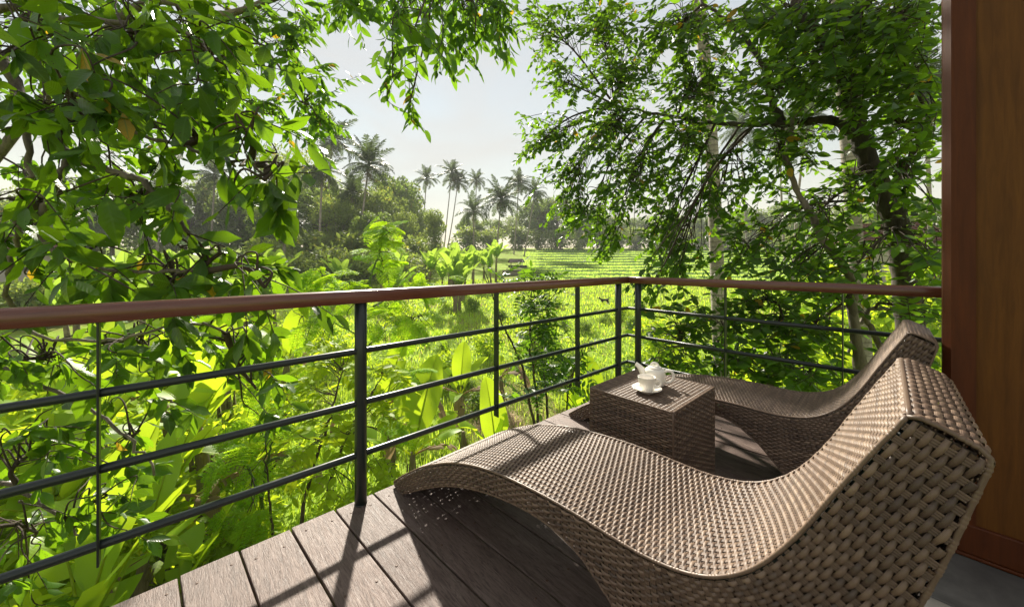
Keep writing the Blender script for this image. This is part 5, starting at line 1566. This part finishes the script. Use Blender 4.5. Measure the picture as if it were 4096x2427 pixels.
BUSH = [(2130, 17, 1.6, 1, 'pale bush in the grass behind the pinnate shrub'), (1950, 15, 1.4, 1, 'low bush left of the pinnate shrub on the grassy slope'), (2640, 15, 2.0, 1, 'flowering bush right of the corner posts'), (2480, 22, 1.4, 1, 'small bush between the corner posts and the dog'), (1800, 12, 1.3, 0, 'round bush below the feathery sapling'),
    (3480, 9, 2.3, 0, 'bright green bush behind the lower trunk of the crooked tree'), (3640, 8, 2.6, 2, 'tall bright bush beside the timber wall'), (3720, 6.5, 2.6, 2, 'nearest bright bush at the foot of the timber wall'), (3300, 11, 2.2, 1, 'bright bush left of the crooked dark trunk'), (3150, 13, 2.0, 0, 'bush behind the tangled low branches'), (3560, 14, 3.6, 1, 'large light green bush far behind the crooked trunk'), (3400, 18, 4.0, 0, 'large bush at the right end of the rice field'), (3720, 18, 4.4, 0, 'tallest bush behind the timber wall edge'),
    (1050, 11, 2.2, 0, 'bush at the foot of the left grove above the handrail'), (700, 11, 2.4, 1, 'bush behind the big leaves left of the main post'), (350, 9, 2.4, 0, 'bush seen through the big leaves near the left edge'), (80, 7, 2.4, 2, 'bush at the far left below the handrail'), (1300, 14, 1.8, 1, 'bush behind the left arm of the feathery sapling'), (1620, 19, 1.8, 1, 'bush below the right arm of the feathery sapling'), (2780, 12, 1.2, 0, 'low bush left of the thick palm trunk'), (2960, 11, 1.4, 1, 'low bush right of the thick palm trunk'),
    (500, 6.5, 1.8, 2, 'broad-leaved bush behind the brown banana stems'), (150, 4.6, 1.9, 2, 'broad-leaved bush in the lower left corner'), (1480, 5.6, 0.9, 1, 'small bush at the foot of the main railing post'), (420, 4.5, 1.5, 2, 'glossy bush between the brown banana stems and the railing'), (240, 5.4, 2.2, 0, 'bush deep in the lower left garden'), (650, 5.4, 1.4, 2, 'bush at the foot of the tall brown-stemmed banana plant'), (940, 5.0, 1.2, 0, 'bush right of the young banana plant by the deck edge'), (1000, 7.0, 1.9, 1, 'light green bush behind the low feathery sapling'), (1120, 4.2, 0.8, 0, 'small bush under the deck edge by the feathery sapling'), (860, 7.5, 1.3, 1, 'bush in front of the upright banana leaves')]
for i, (px, D, sc, k, lab) in enumerate(BUSH):
    root = empty('bush', tuple(gpt(px, D, -0.05)), i * 1.9); tag(root, lab, 'bush', 'bushes on the slope')
    root.scale = (sc, sc, sc * 0.95)
    tag(obj('foliage', BM[k][0], None, root), kind='stuff')
    tag(obj('stems', BM[k][1], None, root), kind='stuff')

# ---------------------------------------------------------------- grass, weeds and rice
def blades(name, n, xy, h0, h1, wd, mat, seed, bend=0.5, tone=(0.5, 0.22), dens=None):
    rng = np.random.default_rng(seed)
    x, y = xy(rng, n)
    z = ground_z(x, y) - 0.02
    h = rng.uniform(h0, h1, n); a = rng.uniform(0, 6.28, n); b = rng.uniform(0.1, bend, n)
    dirx, diry = np.cos(a), np.sin(a)
    sx, sy = -diry * wd * 0.5, dirx * wd * 0.5
    B = np.stack([x, y, z], 1)
    M = B + np.stack([dirx * h * b * 0.35, diry * h * b * 0.35, h * 0.6], 1)
    T = B + np.stack([dirx * h * b, diry * h * b, h * (1 - 0.35 * b)], 1)
    S = np.stack([sx, sy, np.zeros(n)], 1)
    V = np.stack([B - S, B + S, M + S * 0.8, M - S * 0.8, T], 1).reshape(-1, 3)
    i0 = np.arange(n)[:, None] * 5
    tn = np.repeat(np.clip(rng.normal(*tone, n), 0, 0.99), 5)
    mb = MB(); mb.add(V, i0 + np.array([[0, 1, 2, 3]]), tn, np.tile([(-1, 0), (1, 0), (1, .6), (-1, .6), (0, 1)], (n, 1)))
    mb.f.append(i0 + np.array([[3, 2, 4]]))
    o = mb.build(name, mat); tag(o, kind='stuff')
    return o
def xy_near(r, n):
    y = 2.2 + 12.5 * r.random(n) ** 0.8; u = r.uniform(-1.45, 1.3, n)
    cl = r.normal(0, 0.10, n)
    k = r.integers(0, 900, n); g = np.random.default_rng(3)
    cy_ = 2.2 + 12.5 * g.random(900) ** 0.8; cu = g.uniform(-1.45, 1.3, 900)
    use = r.random(n) < 0.6
    y = np.where(use, cy_[k] + r.normal(0, 0.16, n), y); x = np.where(use, cu[k] * cy_[k] + r.normal(0, 0.16, n), u * y)
    # keep clear of the house side of the deck
    c, s = math.cos(TH), math.sin(TH)
    lx = (x - PB[0]) * c + (y - PB[1]) * s; ly = -(x - PB[0]) * s + (y - PB[1]) * c
    ok = (ly > -0.3) | (lx > LC - 0.3)
    # a trampled straw patch is left thin
    sp = np.hypot(x + 0.05, (y - 10.3) * 0.6) < 1.3
    ok &= ~(sp & (r.random(n) < 0.85))
    return x[ok], y[ok]
def wrap(f):
    def g(r, n):
        xs, ys = [], []
        tot = 0
        while tot < n:
            a, b = f(r, n); xs.append(a); ys.append(b); tot += len(a)
        return np.concatenate(xs)[:n], np.concatenate(ys)[:n]
    return g
blades('grass', 60000, wrap(xy_near), 0.14, 0.42, 0.018, MAT['grass'], 1, 0.9)
def xy_mid(r, n):
    y = 12 + 28 * r.random(n) ** 0.7; u = r.uniform(-1.0, 1.1, n)
    return u * y, y
blades('grass', 60000, wrap(xy_mid), 0.12, 0.34, 0.05, MAT['grass'], 2, 1.3, (0.7, 0.2))
def xy_rice(r, n):
    y = 38.5 + 66 * r.random(n) ** 0.9; u = r.uniform(0.03, 1.2, n)
    x = u * y
    on = np.zeros(n, bool)
    yy = y + wob(x, y)
    i = np.clip(np.searchsorted(STEPS, yy), 0, len(STEPS) - 1)
    on = (STEPS[i] - yy > 1.5)          # only on the level paddies, not on the banks
    return x[on], y[on]
blades('rice_plants', 90000, wrap(xy_rice), 0.22, 0.42, 0.09, MAT['rice'], 3, 0.5, (0.6, 0.12))
def xy_straw(r, n):
    a = r.uniform(0, 6.28, n); q = np.sqrt(r.random(n)) * 1.5
    return -0.05 + q * np.cos(a), 10.3 + q * np.sin(a) * 1.5
blades('dry_straw_litter', 2500, xy_straw, 0.10, 0.35, 0.012, MAT['straw'], 4, 2.2)
def weeds():
    rng = np.random.default_rng(12)
    x, y = wrap(xy_near)(rng, 15000)
    z = ground_z(x, y) + rng.uniform(0.03, 0.35, len(x)) * rng.random(len(x))
    n = len(x)
    d, s, nn = frames(np.stack([rng.normal(0, 1, n), rng.normal(0, 1, n), rng.uniform(-0.2, 0.6, n)], 1), np.array([0, 0, 1.0]) + rng.normal(0, 0.35, (n, 3)))
    mb = MB(); leaves_mesh(mb, TBU, np.stack([x, y, z], 1), d, nn, rng.uniform(0.06, 0.17, n), np.clip(rng.normal(0.4, 0.22, n), 0, 0.9))
    tag(mb.build('weeds', MAT['bush']), kind='stuff')
weeds()
# straw heap
def heap():
    rng = np.random.default_rng(6)
    b = gpt(2000, 9.6)
    root = empty('straw_heap', tuple(b)); tag(root, 'small heap of dry straw on the grass behind the lounger', 'straw heap')
    mb = MB()
    n = 1400
    a = rng.uniform(0, 6.28, n); q = np.sqrt(rng.random(n)); r_ = q * 0.55
    z = 0.32 * (1 - q ** 2) * rng.uniform(0.5, 1.0, n)
    P = np.stack([r_ * np.cos(a), r_ * np.sin(a), z], 1)
    d = np.stack([rng.normal(0, 1, n), rng.normal(0, 1, n), rng.normal(-0.1, 0.25, n)], 1); d /= np.linalg.norm(d, axis=1)[:, None]
    L = rng.uniform(0.2, 0.5, n)
    S = np.cross(d, [0, 0, 1.0]); S /= np.linalg.norm(S, axis=1)[:, None] + 1e-6
    V = np.stack([P - d * L[:, None] / 2 - S * 0.005, P - d * L[:, None] / 2 + S * 0.005, P + d * L[:, None] / 2 + S * 0.005, P + d * L[:, None] / 2 - S * 0.005], 1).reshape(-1, 3)
    mb.add(V, np.arange(n * 4).reshape(n, 4), np.repeat(rng.random(n), 4))
    tag(mb.build('straw', MAT['straw'], root), kind='stuff')
    core = MB(); core.lathe([(0.55, 0.0), (0.45, 0.12), (0.28, 0.22), (0.0, 0.27)], 14)
    core.build('core', MAT['straw'], root)
heap()

# ---------------------------------------------------------------- field hut, wood pile, houses, dog
MAT.update(thatch=m_paint('weathered_thatch', (0.14, 0.11, 0.085), 0.9, 0.6), tarp=m_paint('black_tarpaulin', (0.035, 0.035, 0.038), 0.5), plankw=m_paint('grey_boards', (0.26, 0.22, 0.18), 0.8, 0.6), white=m_paint('white_sheet', (0.6, 0.6, 0.58), 0.7), roof=m_paint('red_clay_tile', (0.20, 0.075, 0.045), 0.8, 0.6), plaster=m_paint('pale_plaster', (0.42, 0.39, 0.34), 0.9, 0.3), fur=m_paint('black_fur', (0.015, 0.013, 0.012), 0.8), fur2=m_paint('grey_white_fur', (0.30, 0.27, 0.24), 0.85))
def hut():
    b = gpt(2065, 50, 0.35)
    root = empty('field_hut', tuple(b), R(8)); root.scale = (0.62, 0.62, 0.5); tag(root, 'small open field hut with thatched roof and black tarpaulin', 'hut')
    for (x, y) in ((-1.2, -0.9), (1.2, -0.9), (-1.2, 0.9), (1.2, 0.9)):
        m = MB(); m.tube([(x, y, -0.6), (x, y, 1.9)], 0.05, 7); m.build('post', MAT['plankw'], root)
    for sg in (-1, 1):
        m = MB()
        v = [(-1.7, sg * 1.4, 1.55), (1.7, sg * 1.4, 1.55), (1.5, 0, 2.45), (-1.5, 0, 2.45)]
        v2 = [(x, y, z + 0.14) for x, y, z in v]
        m.add(v + v2, [(0, 1, 2, 3), (4, 5, 6, 7), (0, 1, 5, 4), (1, 2, 6, 5), (2, 3, 7, 6), (3, 0, 4, 7)])
        m.build('roof_slope', MAT['thatch'], root, False)
    m = MB(); pts = []
    nx = 18
    v = [(x, -1.0 + 0.05 * math.sin(x * 5), z + 0.05 * math.sin(x * 3)) for z in (0.15, 0.85) for x in np.linspace(-1.9, 2.2, nx)]
    v2 = [(x, y + 0.03, z) for x, y, z in v]
    i = np.arange(2 * nx).reshape(2, nx)
    f = np.stack([i[0, :-1], i[0, 1:], i[1, 1:], i[1, :-1]], 1)
    m.add(v + v2, np.concatenate([f, f[:, ::-1] + 2 * nx])); m.build('tarpaulin', MAT['tarp'], root)
    m = MB(); m.box(-1.4, 1.4, -0.95, 0.95, 0.02, 0.10); m.build('platform', MAT['plankw'], root, False)
    b2 = gpt(2065, 45, 0.1)
    root = empty('board_pile', tuple(b2), R(-4)); tag(root, 'low pile of grey boards below the field hut', 'board pile')
    rng = random.Random(3)
    for k in range(9):
        m = MB(); x = rng.uniform(-0.4, 0.4); m.box(-1.3 + x, 1.3 + x, -0.5 + 0.1 * k, -0.41 + 0.1 * k, 0.0, 0.35 + rng.uniform(0, 0.3), ch=0.01); m.build('board', MAT['plankw'], root, False)
    for k in range(4):
        m = MB(); m.tube([(-1.0 + rng.uniform(-.5, .5), -0.6, 0.6), (2.6 + rng.uniform(0, .8), -0.4, 0.25)], 0.05, 6); m.build('pole', MAT['bark_grey'], root)
hut()
def house(px, D, w, h, lab, rz):
    b = gpt(px, D)
    root = empty('house', tuple(b), rz); tag(root, lab, 'house')
    m = MB(); m.box(-w, w, -2.5, 2.5, -0.5, h); m.build('wall', MAT['plaster'], root, False)
    m = MB()
    v = [(-w - 0.8, -3.4, h - 0.2), (w + 0.8, -3.4, h - 0.2), (w + 0.8, 3.4, h - 0.2), (-w - 0.8, 3.4, h - 0.2), (-w * 0.55, 0, h + 1.9), (w * 0.55, 0, h + 1.9)]
    m.add(v, [(0, 1, 5, 4), (2, 3, 4, 5)]); m.f.append(np.array([[1, 2, 5], [3, 0, 4]])); m.f.append(np.array([[3, 2, 1, 0]]))
    r_ = m.build('roof', MAT['roof'], root, False)
    # tile courses
    for k in range(9):
        t = (k + 0.5) / 9
        y = -3.4 * (1 - t); z = h - 0.2 + 2.1 * t; x = (w + 0.8) * (1 - t) + w * 0.55 * t
        c = MB(); c.box(-x + 0.03, x - 0.03, y - 0.18, y + 0.02, z + 0.015, z + 0.075); c.build('tile_course', MAT['roof'], r_, False)
    for x in (-w * 0.5, w * 0.45):
        m = MB(); m.box(x - 0.5, x + 0.5, -2.56, -2.502, 0.9, 2.1); wd = m.build('window', MAT['tarp'], root, False)
        m = MB(); m.box(x - 0.58, x + 0.58, -2.60, -2.562, 0.82, 0.9); m.build('sill', MAT['plankw'], wd, False)
house(130, 42, 3.5, 2.9, 'house with red tiled roof half hidden by leaves at the left edge', R(15))
house(3560, 34, 3.5, 4.3, 'house with red tiled roof glimpsed behind the crooked tree', R(-30))
def dog():
    b = gpt(2420, 27, -0.06)
    root = empty('dog', tuple(b), R(12)); root.scale = (0.8, 0.8, 0.75); tag(root, 'black and grey dog with curled tail standing in the far grass', 'dog')
    me = bpy.data.meshes.new('body')
    J = [(0, 0, 0.46, .115), (-0.28, 0, 0.45, .125), (0.24, 0, 0.46, .11), (-0.46, 0, 0.58, .075), (-0.55, 0, 0.66, .075), (-0.68, 0, 0.62, .04),
         (-0.30, 0.09, 0.26, .045), (-0.31, 0.09, 0.03, .03), (-0.30, -0.09, 0.26, .045), (-0.27, -0.09, 0.03, .03),
         (0.24, 0.09, 0.30, .06), (0.31, 0.09, 0.17, .035), (0.28, 0.09, 0.03, .03), (0.26, -0.09, 0.30, .06), (0.33, -0.09, 0.17, .035), (0.30, -0.09, 0.03, .03),
         (0.36, 0, 0.58, .03), (0.42, 0, 0.70, .028), (0.34, 0, 0.78, .025), (0.26, 0, 0.72, .02), (-0.53, 0.05, 0.76, .02), (-0.53, -0.05, 0.76, .02)]
    E = [(0, 1), (0, 2), (1, 3), (3, 4), (4, 5), (1, 6), (6, 7), (1, 8), (8, 9), (2, 10), (10, 11), (11, 12), (2, 13), (13, 14), (14, 15), (2, 16), (16, 17), (17, 18), (18, 19), (4, 20), (4, 21)]
    me.from_pydata([j[:3] for j in J], E, [])
    o = obj('body', me, MAT['fur'], root)
    sk = o.modifiers.new('skin', 'SKIN'); sk.use_smooth_shade = True
    sv = me.skin_vertices[0].data
    for i, j in enumerate(J): sv[i].radius = (j[3], j[3])
    sv[0].use_root = True
    o.modifiers.new('sub', 'SUBSURF').levels = 1
    m = MB(); m.lathe([(0, 0.115), (0.05, 0.10), (0.09, 0.05), (0.10, 0.0), (0.08, -0.05), (0.04, -0.08)], 10)
    p = m.build('back_patch', MAT['fur2'], root); p.location = (0.12, 0, 0.475); p.scale = (1.6, 1.05, 1.0)
dog()

# ---------------------------------------------------------------- humid air
def haze():
    m = bpy.data.materials.new('humid_air'); m.use_nodes = True
    nt = m.node_tree; nt.nodes.clear()
    out = N(nt, 'ShaderNodeOutputMaterial'); v = N(nt, 'ShaderNodeVolumePrincipled')
    v.inputs['Color'].default_value = (0.93, 0.95, 0.97, 1)
    v.inputs['Density'].default_value = HAZE
    v.inputs['Anisotropy'].default_value = 0.0
    nt.links.new(v.outputs[0], out.inputs['Volume'])
    b = MB(); b.box(-480, 480, -75, 215, -6, 34)
    o = b.build('haze', m, None, False); tag(o, kind='stuff')
HAZE = 0.0008
haze()
